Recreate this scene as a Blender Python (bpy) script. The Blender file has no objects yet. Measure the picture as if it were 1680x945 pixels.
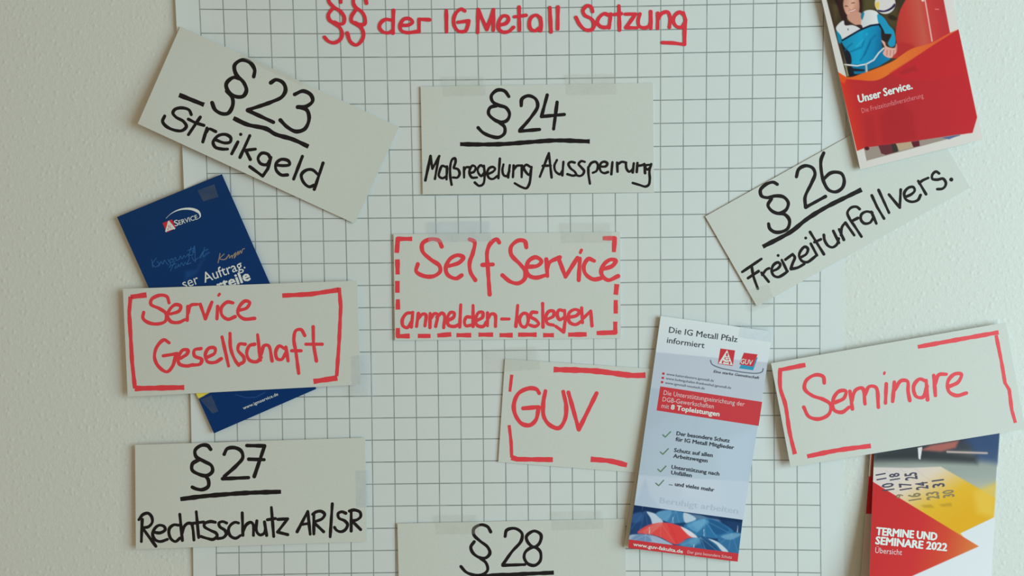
import bpy, math
import numpy as np

# ---------------------------------------------------------------- camera, world, light, exposure
SC = bpy.context.scene
COL = SC.collection
S = 0.00054                 # metres of wall per photo pixel (20 mm flip chart squares = 37 px)
LENS = 30.0
D = LENS / 36.0 * 1680 * S  # camera distance from the wall
Z0 = 1.50                   # height of the picture centre above the floor

cam_d = bpy.data.cameras.new('camera')
cam_d.lens = LENS
cam_d.sensor_width = 36.0
cam_d.clip_start = 0.01
cam = bpy.data.objects.new('camera', cam_d)
cam.location = (0, -D, Z0)
cam.rotation_euler = (math.pi / 2, 0, 0)
COL.objects.link(cam)
SC.camera = cam

world = bpy.data.worlds.new('room_bounce')
SC.world = world
world.use_nodes = True
world.node_tree.nodes['Background'].inputs[0].default_value = (1.0, 0.81, 0.50, 1)
world.node_tree.nodes['Background'].inputs[1].default_value = 0.305


def area(name, loc, target, size, size_y, power, color):
    l = bpy.data.lights.new(name, 'AREA')
    l.shape = 'RECTANGLE'
    l.size = size
    l.size_y = size_y
    l.energy = power
    l.color = color
    o = bpy.data.objects.new(name, l)
    from mathutils import Vector
    o.location = loc
    o.rotation_euler = (Vector(target) - Vector(loc)).to_track_quat('-Z', 'Y').to_euler()
    COL.objects.link(o)
    return o


area('window_daylight', (1.7, -1.2, 1.50), (0, 0, 1.5), 1.25, 1.35, 39.2, (0.65, 0.935, 1.0))

SC.view_settings.view_transform = 'Standard'
SC.view_settings.look = 'None'
SC.view_settings.gamma = 1.0
SC.view_settings.exposure = 0.0
try:
    SC.view_settings.use_curve_mapping = False
except Exception:
    pass


# ---------------------------------------------------------------- helpers
def lin(c):
    c = np.asarray(c, float) / 255.0
    return np.where(c <= 0.04045, c / 12.92, ((c + 0.055) / 1.055) ** 2.4)


LX = [50, 600, 970, 1240, 1640]
LT = np.array([[.48, .495, .42], [.54, .585, .525], [.66, .735, .70], [.705, .81, .775], [.765, .91, .89]])


def light_at(x):
    """how strongly the room light falls on the wall at photo column x (white = 1)"""
    return np.array([np.interp(x, LX, LT[:, k]) for k in range(3)])


def alb(rgb, x):
    """surface colour of something photographed as rgb at column x"""
    return tuple(float(v) for v in np.clip(lin(rgb) / light_at(x), 0, 0.93))


def at(px, py, d):
    """point on the wall seen at photo pixel (px, py), d metres in front of the wall"""
    px = np.asarray(px, float); py = np.asarray(py, float); d = np.asarray(d, float)
    k = (D - d) / D
    return np.stack([(px - 840) * S * k, -d + 0 * px, Z0 + (472.5 - py) * S * k], -1)


def mat(name, color, rough=0.6, spec=0.3, bump=0.0, bscale=400.0, coat=0.0):
    m = bpy.data.materials.new(name)
    m.use_nodes = True
    nt = m.node_tree
    b = nt.nodes['Principled BSDF']
    b.inputs['Base Color'].default_value = (*color, 1)
    b.inputs['Roughness'].default_value = rough
    b.inputs['Specular IOR Level'].default_value = spec
    b.inputs['Coat Weight'].default_value = coat
    b.inputs['Coat Roughness'].default_value = 0.12
    # faint fibre mottling
    tc = nt.nodes.new('ShaderNodeTexCoord')
    n = nt.nodes.new('ShaderNodeTexNoise')
    n.inputs['Scale'].default_value = bscale
    n.inputs['Detail'].default_value = 4
    nt.links.new(tc.outputs['Object'], n.inputs['Vector'])
    mix = nt.nodes.new('ShaderNodeMix')
    mix.data_type = 'RGBA'
    mix.inputs['A'].default_value = (*[c * 0.94 for c in color], 1)
    mix.inputs['B'].default_value = (*[min(1, c * 1.06) for c in color], 1)
    nt.links.new(n.outputs['Fac'], mix.inputs['Factor'])
    nt.links.new(mix.outputs['Result'], b.inputs['Base Color'])
    if bump:
        bp = nt.nodes.new('ShaderNodeBump')
        bp.inputs['Strength'].default_value = bump
        bp.inputs['Distance'].default_value = 0.0004
        nt.links.new(n.outputs['Fac'], bp.inputs['Height'])
        nt.links.new(bp.outputs['Normal'], b.inputs['Normal'])
    return m


def printed(name, rough=0.45, spec=0.3, coat=0.0):
    m = bpy.data.materials.new(name)
    m.use_nodes = True
    nt = m.node_tree
    b = nt.nodes['Principled BSDF']
    a = nt.nodes.new('ShaderNodeVertexColor')
    a.layer_name = 'Print'
    nt.links.new(a.outputs['Color'], b.inputs['Base Color'])
    b.inputs['Roughness'].default_value = rough
    b.inputs['Specular IOR Level'].default_value = spec
    b.inputs['Coat Weight'].default_value = coat
    b.inputs['Coat Roughness'].default_value = 0.15
    return m


def link_mesh(name, verts, faces, m, parent=None, origin=None):
    verts = np.asarray(verts, float)
    o0 = np.zeros(3) if origin is None else np.asarray(origin, float)
    me = bpy.data.meshes.new(name)
    me.from_pydata((verts - o0).tolist(), [], faces)
    me.update()
    if m is not None:
        me.materials.append(m)
    o = bpy.data.objects.new(name, me)
    COL.objects.link(o)
    o.location = o0
    if parent is not None:
        o.parent = parent
        o.location = o0 - np.array(parent['_o'])
    o['_o'] = [float(v) for v in o0]
    return o


def homography(src, dst):
    A = []
    for (x, y), (u, v) in zip(src, dst):
        A.append([x, y, 1, 0, 0, 0, -u * x, -u * y, -u])
        A.append([0, 0, 0, x, y, 1, -v * x, -v * y, -v])
    _, _, Vt = np.linalg.svd(np.array(A, float))
    return Vt[-1].reshape(3, 3)


def happly(H, x, y):
    w = H[2, 0] * x + H[2, 1] * y + H[2, 2]
    return (H[0, 0] * x + H[0, 1] * y + H[0, 2]) / w, (H[1, 0] * x + H[1, 1] * y + H[1, 2]) / w


UNIT = [(0, 0), (1, 0), (1, 1), (0, 1)]


class Sheet:
    """a flat or gently curled paper quad: corners TL TR BR BL in photo pixels, depth (mm) off the wall"""
    def __init__(self, corners, base=2.0, lift=(0, 0, 0, 0), bow=0.0, fn=None):
        self.c = corners
        self.H = homography(UNIT, corners)
        self.G = homography(corners, UNIT)
        self.base, self.lift, self.bow, self.fn = base, lift, bow, fn

    def duv(self, u, v):
        if self.fn is not None:
            return self.fn(u, v) * 1e-3
        a, b, c, e = self.lift
        f = lambda t: t * t * (3 - 2 * t)
        U, V = f(np.clip(u, 0, 1)), f(np.clip(v, 0, 1))
        d = self.base + (a * (1 - U) + b * U) * (1 - V) + (e * (1 - U) + c * U) * V + self.bow * 4 * u * (1 - u)
        return d * 1e-3

    def depth(self, px, py):
        u, v = happly(self.G, np.asarray(px, float), np.asarray(py, float))
        return self.duv(u, v)

    def on(self, px, py, off=0.0):
        px = np.asarray(px, float); py = np.asarray(py, float)
        return at(px, py, self.depth(px, py) + off)

    def centre(self):
        x, y = happly(self.H, 0.5, 0.5)
        return self.on(x, y).reshape(3)


def paper(name, sh, nu, nv, thick, m, parent=None, rect=(0, 0, 1, 1), off=0.0, colors=None, origin=None, solid=True):
    """curled sheet with real thickness; rect = u0,v0,u1,v1 portion"""
    u = np.linspace(rect[0], rect[2], nu + 1); v = np.linspace(rect[1], rect[3], nv + 1)
    U, V = np.meshgrid(u, v)
    px, py = happly(sh.H, U.ravel(), V.ravel())
    dd = sh.duv(U.ravel(), V.ravel()) + off
    front = at(px, py, dd)
    n = len(front)
    idx = np.arange(n).reshape(nv + 1, nu + 1)
    q = np.stack([idx[:-1, :-1], idx[1:, :-1], idx[1:, 1:], idx[:-1, 1:]], -1).reshape(-1, 4)
    faces = q.tolist()
    verts = front
    if solid:
        back = front.copy(); back[:, 1] += thick
        ring = np.concatenate([idx[0, :-1], idx[:-1, -1], idx[-1, :0:-1], idx[:0:-1, 0]])
        verts = np.concatenate([front, back])
        faces += (q[:, ::-1] + n).tolist()
        r2 = np.roll(ring, -1)
        faces += np.stack([ring, r2, r2 + n, ring + n], -1).tolist()
    o = link_mesh(name, verts, faces, m, parent, sh.centre() if origin is None else origin)
    if colors is not None:
        c = colors(px, py)
        c4 = np.ones((len(verts), 4)); c4[:n, :3] = c
        if solid:
            c4[n:, :3] = 0.72
        ca = o.data.color_attributes.new('Print', 'FLOAT_COLOR', 'POINT')
        ca.data.foreach_set('color', c4.astype(np.float32).ravel())
    for p in o.data.polygons:
        p.use_smooth = False
    return o


# ---------------------------------------------------------------- marker strokes
def parse(txt, ox, oy, sc):
    out = []
    for st in txt.replace('\n', ' ').split(';'):
        st = st.strip()
        if not st:
            continue
        w = None; straight = False
        toks = st.split()
        if toks[0] == 'L':
            straight = True; toks = toks[1:]
        if toks[0].startswith('w'):
            w = float(toks[0][1:]); toks = toks[1:]
        pts = [tuple(float(a) for a in t.split(',')) for t in toks]
        pts = np.array([(ox + x * sc, oy + y * sc) for x, y in pts])
        out.append((pts, straight, w))
    return out


def smooth(P, step=1.1):
    if len(P) < 3:
        return resample(P, step)
    Q = np.vstack([2 * P[0] - P[1], P, 2 * P[-1] - P[-2]])
    if np.allclose(P[0], P[-1]):
        Q[0] = P[-2]; Q[-1] = P[1]
    out = []
    for i in range(1, len(Q) - 2):
        p0, p1, p2, p3 = Q[i - 1], Q[i], Q[i + 1], Q[i + 2]
        t0 = 0; t1 = t0 + max(1e-3, np.linalg.norm(p1 - p0) ** .5); t2 = t1 + max(1e-3, np.linalg.norm(p2 - p1) ** .5)
        t3 = t2 + max(1e-3, np.linalg.norm(p3 - p2) ** .5)
        n = max(3, int(np.linalg.norm(p2 - p1) / step))
        for t in np.linspace(t1, t2, n, endpoint=False):
            a1 = (t1 - t) / (t1 - t0) * p0 + (t - t0) / (t1 - t0) * p1
            a2 = (t2 - t) / (t2 - t1) * p1 + (t - t1) / (t2 - t1) * p2
            a3 = (t3 - t) / (t3 - t2) * p2 + (t - t2) / (t3 - t2) * p3
            b1 = (t2 - t) / (t2 - t0) * a1 + (t - t0) / (t2 - t0) * a2
            b2 = (t3 - t) / (t3 - t1) * a2 + (t - t1) / (t3 - t1) * a3
            out.append((t2 - t) / (t2 - t1) * b1 + (t - t1) / (t2 - t1) * b2)
    out.append(P[-1])
    return np.array(out)


def resample(P, step):
    out = []
    for a, b in zip(P[:-1], P[1:]):
        n = max(2, int(np.linalg.norm(b - a) / step))
        for t in np.linspace(0, 1, n, endpoint=False):
            out.append(a + (b - a) * t)
    out.append(P[-1])
    return np.array(out)


RNG = np.random.default_rng(7)


def area2(A, T):
    p = A[T]
    return (p[:, 1, 0] - p[:, 0, 0]) * (p[:, 2, 1] - p[:, 0, 1]) - (p[:, 2, 0] - p[:, 0, 0]) * (p[:, 1, 1] - p[:, 0, 1])


def facing(A, F):
    """turn every triangle of a pixel-space outline toward the room"""
    T = np.array([(f[0], f[k], f[k + 1]) for f in F for k in range(1, len(f) - 1)])
    return np.where((area2(A, T) < 0)[:, None], T, T[:, [0, 2, 1]]).tolist()


def union(V, F):
    """merge overlapping flat polygons into one clean triangulated outline (pixel space)"""
    from mathutils import Vector
    from mathutils.geometry import delaunay_2d_cdt
    A = np.asarray(V, float)
    T = np.array([(f[0], f[k], f[k + 1]) for f in F for k in range(1, len(f) - 1)])
    ar = area2(A, T)
    T = np.where((ar > 0)[:, None], T, T[:, [0, 2, 1]])[np.abs(ar) > 1e-5]
    tris = T.tolist()
    out = delaunay_2d_cdt([Vector(p) for p in A], [], tris, 0, 1e-4)
    vs, fs, of = out[0], out[2], out[5]
    vo = np.array([v[:] for v in vs])
    T0 = A[T]
    fs = np.array([list(f) for f in fs])
    cen = vo[fs].mean(1)
    ins = np.zeros(len(cen), bool)
    for k0 in range(0, len(cen), 2000):
        c = cen[k0:k0 + 2000, None, :]
        sgn = []
        for e in range(3):
            a = T0[None, :, e]; b = T0[None, :, (e + 1) % 3]
            sgn.append((b[..., 0] - a[..., 0]) * (c[..., 1] - a[..., 1]) - (b[..., 1] - a[..., 1]) * (c[..., 0] - a[..., 0]) >= -1e-9)
        ins[k0:k0 + 2000] = (sgn[0] & sgn[1] & sgn[2]).any(1)
    keep = fs[ins]
    used, inv = np.unique(keep, return_inverse=True)
    return vo[used], inv.reshape(-1, 3).tolist()


def ink(name, sh, specs, width, m, parent, off=0.00006, flat=False, taper=None, label=None, vary=0.07):
    """one mesh of marker strokes lying on sheet sh. specs: list of (txt, ox, oy, scale)"""
    V = []; F = []
    def add(pts2, polys):
        b = len(V)
        V.extend(pts2); F.extend([[b + i for i in p] for p in polys])
    ang = np.linspace(0, 2 * np.pi, 14, endpoint=False)
    for spec in specs:
        for pts, straight, w0 in parse(*spec):
            w = (w0 or width) * 0.545
            if len(pts) == 1:
                add([tuple(pts[0] + w * 1.05 * np.array([math.cos(t), math.sin(t)])) for t in ang], [list(range(14))])
                continue
            C = resample(pts, 1.3) if straight else smooth(pts)
            n = len(C)
            T = np.gradient(C, axis=0)
            T /= np.maximum(1e-6, np.linalg.norm(T, axis=1))[:, None]
            N = np.stack([-T[:, 1], T[:, 0]], -1)
            ph = RNG.uniform(0, 6.3, 2)
            s = np.arange(n) * 1.2
            ww = w * (1 + vary * np.sin(s / 7 + ph[0]) + vary * 0.7 * np.sin(s / 2.9 + ph[1]))
            if taper is not None:
                t = np.linspace(0, 1, n)
                ww = w * np.clip(np.minimum(t / taper[0] if taper[0] else 1 + t, (1 - t) / taper[1] if taper[1] else 1 + t), 0.12, 1)
            if straight:   # corners: strip per leg, disc at corners
                for k in range(n - 1):
                    tt = C[k + 1] - C[k]; l = np.linalg.norm(tt)
                    if l < 1e-6: continue
                    nn = np.array([-tt[1], tt[0]]) / l
                    add([tuple(C[k] + nn * ww[k]), tuple(C[k] - nn * ww[k]), tuple(C[k + 1] - nn * ww[k + 1]), tuple(C[k + 1] + nn * ww[k + 1])], [[0, 1, 2, 3]])
                corner = [0, n - 1]
                acc = 0
                for a, b in zip(pts[:-1], pts[1:]):
                    acc += max(2, int(np.linalg.norm(b - a) / 1.3)); corner.append(acc)
                for ci in set(corner):
                    if ci in (0, n - 1) and flat:
                        continue
                    ci = min(ci, n - 1)
                    r = ww[ci]
                    add([tuple(C[ci] + r * np.array([math.cos(t), math.sin(t)])) for t in ang], [list(range(14))])
            else:
                L = C + N * ww[:, None]; R = C - N * ww[:, None]
                P = [tuple(p) for p in L] + [tuple(p) for p in R]
                add(P, [[k, n + k, n + k + 1, k + 1] for k in range(n - 1)])
                if not (flat or taper):
                    for ci in (0, n - 1):
                        add([tuple(C[ci] + ww[ci] * np.array([math.cos(t), math.sin(t)])) for t in ang], [list(range(14))])
                # discs where the pen turns hard
                for k in range(2, n - 2, 2):
                    if abs(np.dot(T[k - 2], T[k + 2])) < 0.8 or np.dot(T[k - 2], T[k + 2]) < 0:
                        add([tuple(C[k] + ww[k] * np.array([math.cos(t), math.sin(t)])) for t in ang], [list(range(14))])
    A, F = union(V, F)
    W = sh.on(A[:, 0], A[:, 1], off)
    FF = facing(A, F)
    o = link_mesh(name, W, FF, m, parent, W.mean(0))
    if label:
        o['label'] = label
    return o


def shape(name, sh, polys, m, parent, off=0.0001, label=None):
    """flat printed shapes that follow the sheet's curve; polys: quads or triangles in pixels"""
    V = []; F = []
    for p in polys:
        p = list(p)
        ar = sum(a[0] * b[1] - b[0] * a[1] for a, b in zip(p, p[1:] + p[:1]))
        if ar > 0:
            p = p[::-1]
        if len(p) == 4:
            H = homography([(0, 0), (0, 1), (1, 1), (1, 0)], p)
            n = 16
            t = np.linspace(0, 1, n + 1); U, VV = np.meshgrid(t, t)
            x, y = happly(H, U.ravel(), VV.ravel())
            b = len(V); V += np.stack([x, y], -1).tolist()
            ix = np.arange((n + 1) ** 2).reshape(n + 1, n + 1) + b
            F += np.stack([ix[:-1, :-1], ix[1:, :-1], ix[1:, 1:], ix[:-1, 1:]], -1).reshape(-1, 4).tolist()
        else:
            F.append(list(range(len(V), len(V) + len(p)))); V += p
    A = np.array(V, float)
    W = sh.on(A[:, 0], A[:, 1], off)
    o = link_mesh(name, W, F, m, parent, W.mean(0))
    if label: o['label'] = label
    return o


def ink_each(name, sh, spec, width, m, parent, **kw):
    """like ink, but every stroke becomes a part of its own"""
    txt, ox, oy, sc = spec
    for st in txt.replace('\n', ' ').split(';'):
        if st.strip():
            ink(name, sh, [(st, ox, oy, sc)], width, m, parent, **kw)


CAPH = {}


def glyphs(body, bold=0.0, shear=0.0, spacing=1.0):
    cu = bpy.data.curves.new('t', 'FONT')
    cu.body = body
    cu.size = 1.0
    cu.shear = shear
    cu.space_character = spacing
    cu.resolution_u = 2 if bold else 3
    ob = bpy.data.objects.new('t', cu)
    COL.objects.link(ob)
    dg = bpy.context.evaluated_depsgraph_get()
    me = bpy.data.meshes.new_from_object(ob.evaluated_get(dg))
    v = np.array([x.co[:] for x in me.vertices]).reshape(-1, 3)
    f = [list(p.vertices) for p in me.polygons]
    bpy.data.objects.remove(ob); bpy.data.curves.remove(cu); bpy.data.meshes.remove(me)
    return v, f


def lettering(name, sh, lines, m, parent, off=0.00014, label=None):
    """lines: (body, (x0,y0), (x1,y1) baseline pixels, cap height px, bold, shear)"""
    if 'H' not in CAPH:
        CAPH['H'] = glyphs('H')[0][:, 1].max()
    V = []; F = []
    for body, p0, p1, cap, bold, shear in lines:
        v, f = glyphs(body, bold, shear)
        p0 = np.array(p0, float); p1 = np.array(p1, float)
        dx = p1 - p0; L = np.linalg.norm(dx); dx /= L
        up = np.array([dx[1], -dx[0]])
        x = (v[:, 0] - v[:, 0].min()) / (v[:, 0].max() - v[:, 0].min()) * L
        y = v[:, 1] / CAPH['H'] * cap
        P = p0 + x[:, None] * dx + y[:, None] * up
        if bold > 0:      # heavier face: the outline swollen by a few hundredths of an em
            r = bold * cap / CAPH['H']
            sh8 = ((1, 0), (-1, 0), (.55, .6), (-.55, .6), (.55, -.6), (-.55, -.6))
            lab = np.arange(len(P))
            for _ in range(60):
                old = lab.copy()
                for q in f:
                    lab[q] = lab[q].min()
                if (old == lab).all():
                    break
            P2 = []; f2 = []
            for l in np.unique(lab):
                sel = np.where(lab == l)[0]
                mp = {int(a): k for k, a in enumerate(sel)}
                fl = [[mp[i] for i in q] for q in f if q[0] in mp]
                if not fl:
                    continue
                n1 = len(sel)
                vv, fu = union(np.concatenate([P[sel] + r * np.array(k) for k in sh8]), [[k * n1 + i for i in q] for k in range(len(sh8)) for q in fl])
                b0 = len(P2); P2 += vv.tolist(); f2 += [[b0 + i for i in q] for q in fu]
            P, f = np.array(P2), f2
        b = len(V)
        V += P.tolist(); F += [[b + i for i in q] for q in f]
    A = np.array(V)
    FF = facing(A, F)
    W = sh.on(A[:, 0], A[:, 1], off)
    o = link_mesh(name, W, FF, m, parent, W.mean(0))
    if label: o['label'] = label
    return o


# ---------------------------------------------------------------- picture printing (vertex inks)
class Print:
    def __init__(self, gain=0.80):
        self.ops = []; self.gain = gain

    def fill(self, fn):
        self.ops.append(('fill', fn)); return self

    def poly(self, pts, col, f=0.8, a=1.0):
        self.ops.append(('poly', np.array(pts, float), col, f, a)); return self

    def ell(self, cx, cy, rx, ry, rot, col, f=0.8, a=1.0):
        t = np.linspace(0, 2 * np.pi, 28, endpoint=False)
        x = rx * np.cos(t); y = ry * np.sin(t); r = math.radians(rot)
        return self.poly(np.stack([cx + x * math.cos(r) - y * math.sin(r), cy + x * math.sin(r) + y * math.cos(r)], -1), col, f, a)

    def line(self, pts, w, col, f=0.8, a=1.0):
        self.ops.append(('line', np.array(pts, float), w, col, f, a)); return self

    @staticmethod
    def _dist(X, Y, P, closed):
        best = np.full(X.shape, 1e9)
        n = len(P)
        for i in range(n if closed else n - 1):
            a = P[i]; b = P[(i + 1) % n]
            ab = b - a; l2 = max(1e-9, ab @ ab)
            t = np.clip(((X - a[0]) * ab[0] + (Y - a[1]) * ab[1]) / l2, 0, 1)
            best = np.minimum(best, np.hypot(X - a[0] - t * ab[0], Y - a[1] - t * ab[1]))
        return best

    def __call__(self, X, Y):
        C = np.zeros((len(X), 3))
        for op in self.ops:
            if op[0] == 'fill':
                C[:] = op[1](X, Y)
                continue
            if op[0] == 'poly':
                _, P, col, f, al = op
                ins = np.zeros(X.shape, bool)
                n = len(P)
                for i in range(n):
                    x1, y1 = P[i]; x2, y2 = P[(i + 1) % n]
                    if y1 == y2: continue
                    c = ((y1 > Y) != (y2 > Y)) & (X < (x2 - x1) * (Y - y1) / (y2 - y1) + x1)
                    ins ^= c
                d = self._dist(X, Y, P, True)
                sd = np.where(ins, d, -d)
            else:
                _, P, w, col, f, al = op
                sd = w / 2 - self._dist(X, Y, P, False)
            a = np.clip(0.5 + sd / (2 * f), 0, 1); a = a * a * (3 - 2 * a) * al
            cc = col(X, Y) if callable(col) else np.array(col, float)
            C = C * (1 - a[:, None]) + cc * a[:, None]
        return np.clip(lin(np.clip(C, 0, 255)) / self.gain, 0, 0.93)


def ramp(p0, p1, stops):
    """linear colour ramp between two pixel points: stops [(t, rgb)]"""
    p0 = np.array(p0, float); p1 = np.array(p1, float); ab = p1 - p0
    def fn(X, Y):
        t = ((X - p0[0]) * ab[0] + (Y - p0[1]) * ab[1]) / (ab @ ab)
        ts = [s[0] for s in stops]
        return np.stack([np.interp(t, ts, [s[1][k] for s in stops]) for k in range(3)], -1)
    return fn


def soft(pts, step=1.5):
    """closed outline rounded through its points"""
    P = np.array(list(pts) + [pts[0]], float)
    return smooth(P, step)


def crop(ox, oy, sc):
    return lambda *p: [(ox + x * sc, oy + y * sc) for x, y in p]


def thing(o, label, cat, group=None):
    o['label'] = label; o['category'] = cat
    if group: o['group'] = group
    return o


def empty(name, loc):
    o = bpy.data.objects.new(name, None)
    o.empty_display_size = 0.02
    COL.objects.link(o)
    o.location = loc
    o['_o'] = [float(v) for v in loc]
    return o


# ---------------------------------------------------------------- the wall (woodchip paper, painted)
def wall_material():
    m = bpy.data.materials.new('painted_woodchip')
    m.use_nodes = True
    nt = m.node_tree; b = nt.nodes['Principled BSDF']
    b.inputs['Roughness'].default_value = 0.75
    b.inputs['Specular IOR Level'].default_value = 0.25
    tc = nt.nodes.new('ShaderNodeTexCoord')
    n1 = nt.nodes.new('ShaderNodeTexNoise'); n1.inputs['Scale'].default_value = 260; n1.inputs['Detail'].default_value = 3
    n2 = nt.nodes.new('ShaderNodeTexNoise'); n2.inputs['Scale'].default_value = 640; n2.inputs['Detail'].default_value = 2
    vo = nt.nodes.new('ShaderNodeTexVoronoi'); vo.inputs['Scale'].default_value = 150; vo.inputs['Randomness'].default_value = 1
    for n in (n1, n2, vo):
        nt.links.new(tc.outputs['Object'], n.inputs['Vector'])
    mr = nt.nodes.new('ShaderNodeMapRange')
    mr.inputs['From Min'].default_value = 0.0; mr.inputs['From Max'].default_value = 0.33
    mr.inputs['To Min'].default_value = 0.8; mr.inputs['To Max'].default_value = 0.0
    nt.links.new(vo.outputs['Distance'], mr.inputs['Value'])
    a1 = nt.nodes.new('ShaderNodeMath'); a1.operation = 'MULTIPLY_ADD'
    nt.links.new(n2.outputs['Fac'], a1.inputs[0]); a1.inputs[1].default_value = 0.5
    nt.links.new(n1.outputs['Fac'], a1.inputs[2])
    a2 = nt.nodes.new('ShaderNodeMath'); a2.operation = 'ADD'
    nt.links.new(a1.outputs[0], a2.inputs[0]); nt.links.new(mr.outputs[0], a2.inputs[1])
    bp = nt.nodes.new('ShaderNodeBump'); bp.inputs['Strength'].default_value = 0.38; bp.inputs['Distance'].default_value = 0.0008
    nt.links.new(a2.outputs[0], bp.inputs['Height'])
    nt.links.new(bp.outputs['Normal'], b.inputs['Normal'])
    mix = nt.nodes.new('ShaderNodeMix'); mix.data_type = 'RGBA'
    mix.inputs['A'].default_value = (0.755, 0.75, 0.725, 1); mix.inputs['B'].default_value = (0.815, 0.81, 0.785, 1)
    nt.links.new(n1.outputs['Fac'], mix.inputs['Factor'])
    nt.links.new(mix.outputs['Result'], b.inputs['Base Color'])
    return m


W = [(-2.2, 0, 0), (2.2, 0, 0), (2.2, 0, 2.6), (-2.2, 0, 2.6), (-2.2, .12, 0), (2.2, .12, 0), (2.2, .12, 2.6), (-2.2, .12, 2.6)]
wall = link_mesh('wall_back', W, [[0, 1, 2, 3], [5, 4, 7, 6], [4, 0, 3, 7], [1, 5, 6, 2], [3, 2, 6, 7], [4, 5, 1, 0]], wall_material())
wall['kind'] = 'structure'

# ---------------------------------------------------------------- flip chart sheet with squares
GRID = '''0 1 330 16.7;4 2 480.5 56;10 2 709 54;14 2 859 52.7;18 2 1009 50;23 2 1197 46;27 2 1350.3 42.7;0 2 328.5 55;1 1 366 15;2 1 405.3 15;
10 3 709 92.3;14 3 859 90.7;18 3 1009 88.7;23 3 1197.3 86;27 3 1350.3 82.7;6 3 559.3 94;10 4 709.5 131;15 4 896.8 129;18 4 1009 127.7;23 4 1197.2 125.3;27 4 1350 121;
0 8 339.3 284;8 8 642 283.3;1 9 379.5 322;8 9 641 320.7;2 10 418 359.3;12 10 789 357;3 11 455 395.3;7 11 604 395;5 10 529.5 358.7;
20 9 1083.3 316;22 9 1158.5 314;24 9 1233.3 312;15 10 898.9 356;20 10 1083.3 352.5;22 10 1158.3 351;19 11 1046.2 390.3;22 11 1158.2 388.7;
7 16 609 576.7;13 16 828.3 574;7 17 609.5 613.3;13 17 828.5 610.7;5 18 536 650.7;10 18 720 649;13 18 828.8 647.3;3 19 463 688.3;8 19 647 686.7;13 19 829 683.3;
1 19 389 689;2 20 426 724;0 20 351.7 725;
20 13 1083.7 463.2;23 13 1195.5 462.7;27 13 1345 460.3;20 14 1083.7 500.2;27 14 1345 497.7;24 15 1232.8 535.5;27 15 1345 535;14 16 863.7 575;19 16 1046.3 573;25 16 1270.3 571;27 16 1345 570.7;
0 25 355.5 908.3;8 25 648.5 902.7;0 26 356 942.7;8 26 648.5 940;7 24 612.7 867.7;8 24 648.8 867.5;7 23 612.7 831;13 23 830 828.3;
14 22 866.5 790;18 22 1012.5 791.5;25 21 1270 754.5;24 22 1232.8 791;27 22 1346 792.7;14 23 866.7 826.7;24 23 1232.8 827.8;27 23 1346.2 830.3;24 24 1232.8 863.3;27 24 1346.4 867;19 24 1049.5 863.3;19 25 1050 900;27 25 1346.6 903.3;19 26 1050 936.7;27 26 1346.7 939.3;
13 4 821.3 130;12 10 788.7 357;11 18 756.3 649;10 23 721 829;17 23 976 827.2;17 16 973 574;22 25 1159.3 901;5 25 539 904;3 25 465.7 906'''
g = np.array([[float(a) for a in t.split()] for t in GRID.replace('\n', '').split(';')])


def basis(i, j):
    i = (np.asarray(i, float) - 13.5) / 14; j = (np.asarray(j, float) - 13.5) / 14
    return np.stack([1 + 0 * i, i, j, i * j, i * i, j * j, i * i * j, i * j * j, i ** 3, j ** 3], -1)


Bm = basis(g[:, 0], g[:, 1])
cx_, *_ = np.linalg.lstsq(Bm, g[:, 2], rcond=None)
cy_, *_ = np.linalg.lstsq(Bm, g[:, 3], rcond=None)
print('grid fit rms', np.sqrt(np.mean((Bm @ cx_ - g[:, 2]) ** 2)), np.sqrt(np.mean((Bm @ cy_ - g[:, 3]) ** 2)),
      'max', np.abs(Bm @ cx_ - g[:, 2]).max(), np.abs(Bm @ cy_ - g[:, 3]).max())


def sheet_depth(i, j):
    lft = np.clip(1 - (i + 1.02) / 2.2, 0, 1)
    return 1e-3 * (0.9 + 2.7 * lft ** 2 * (0.7 + 0.3 * np.sin(j * 0.9)) + 0.12 * np.sin(i * 0.7 + 0.4 * j) * np.sin(j * 0.45 + 1))


class ChartSheet:
    def on(self, px, py, off=0.0):
        return at(px, py, 0.00125 + off + 0 * np.asarray(px))


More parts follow.
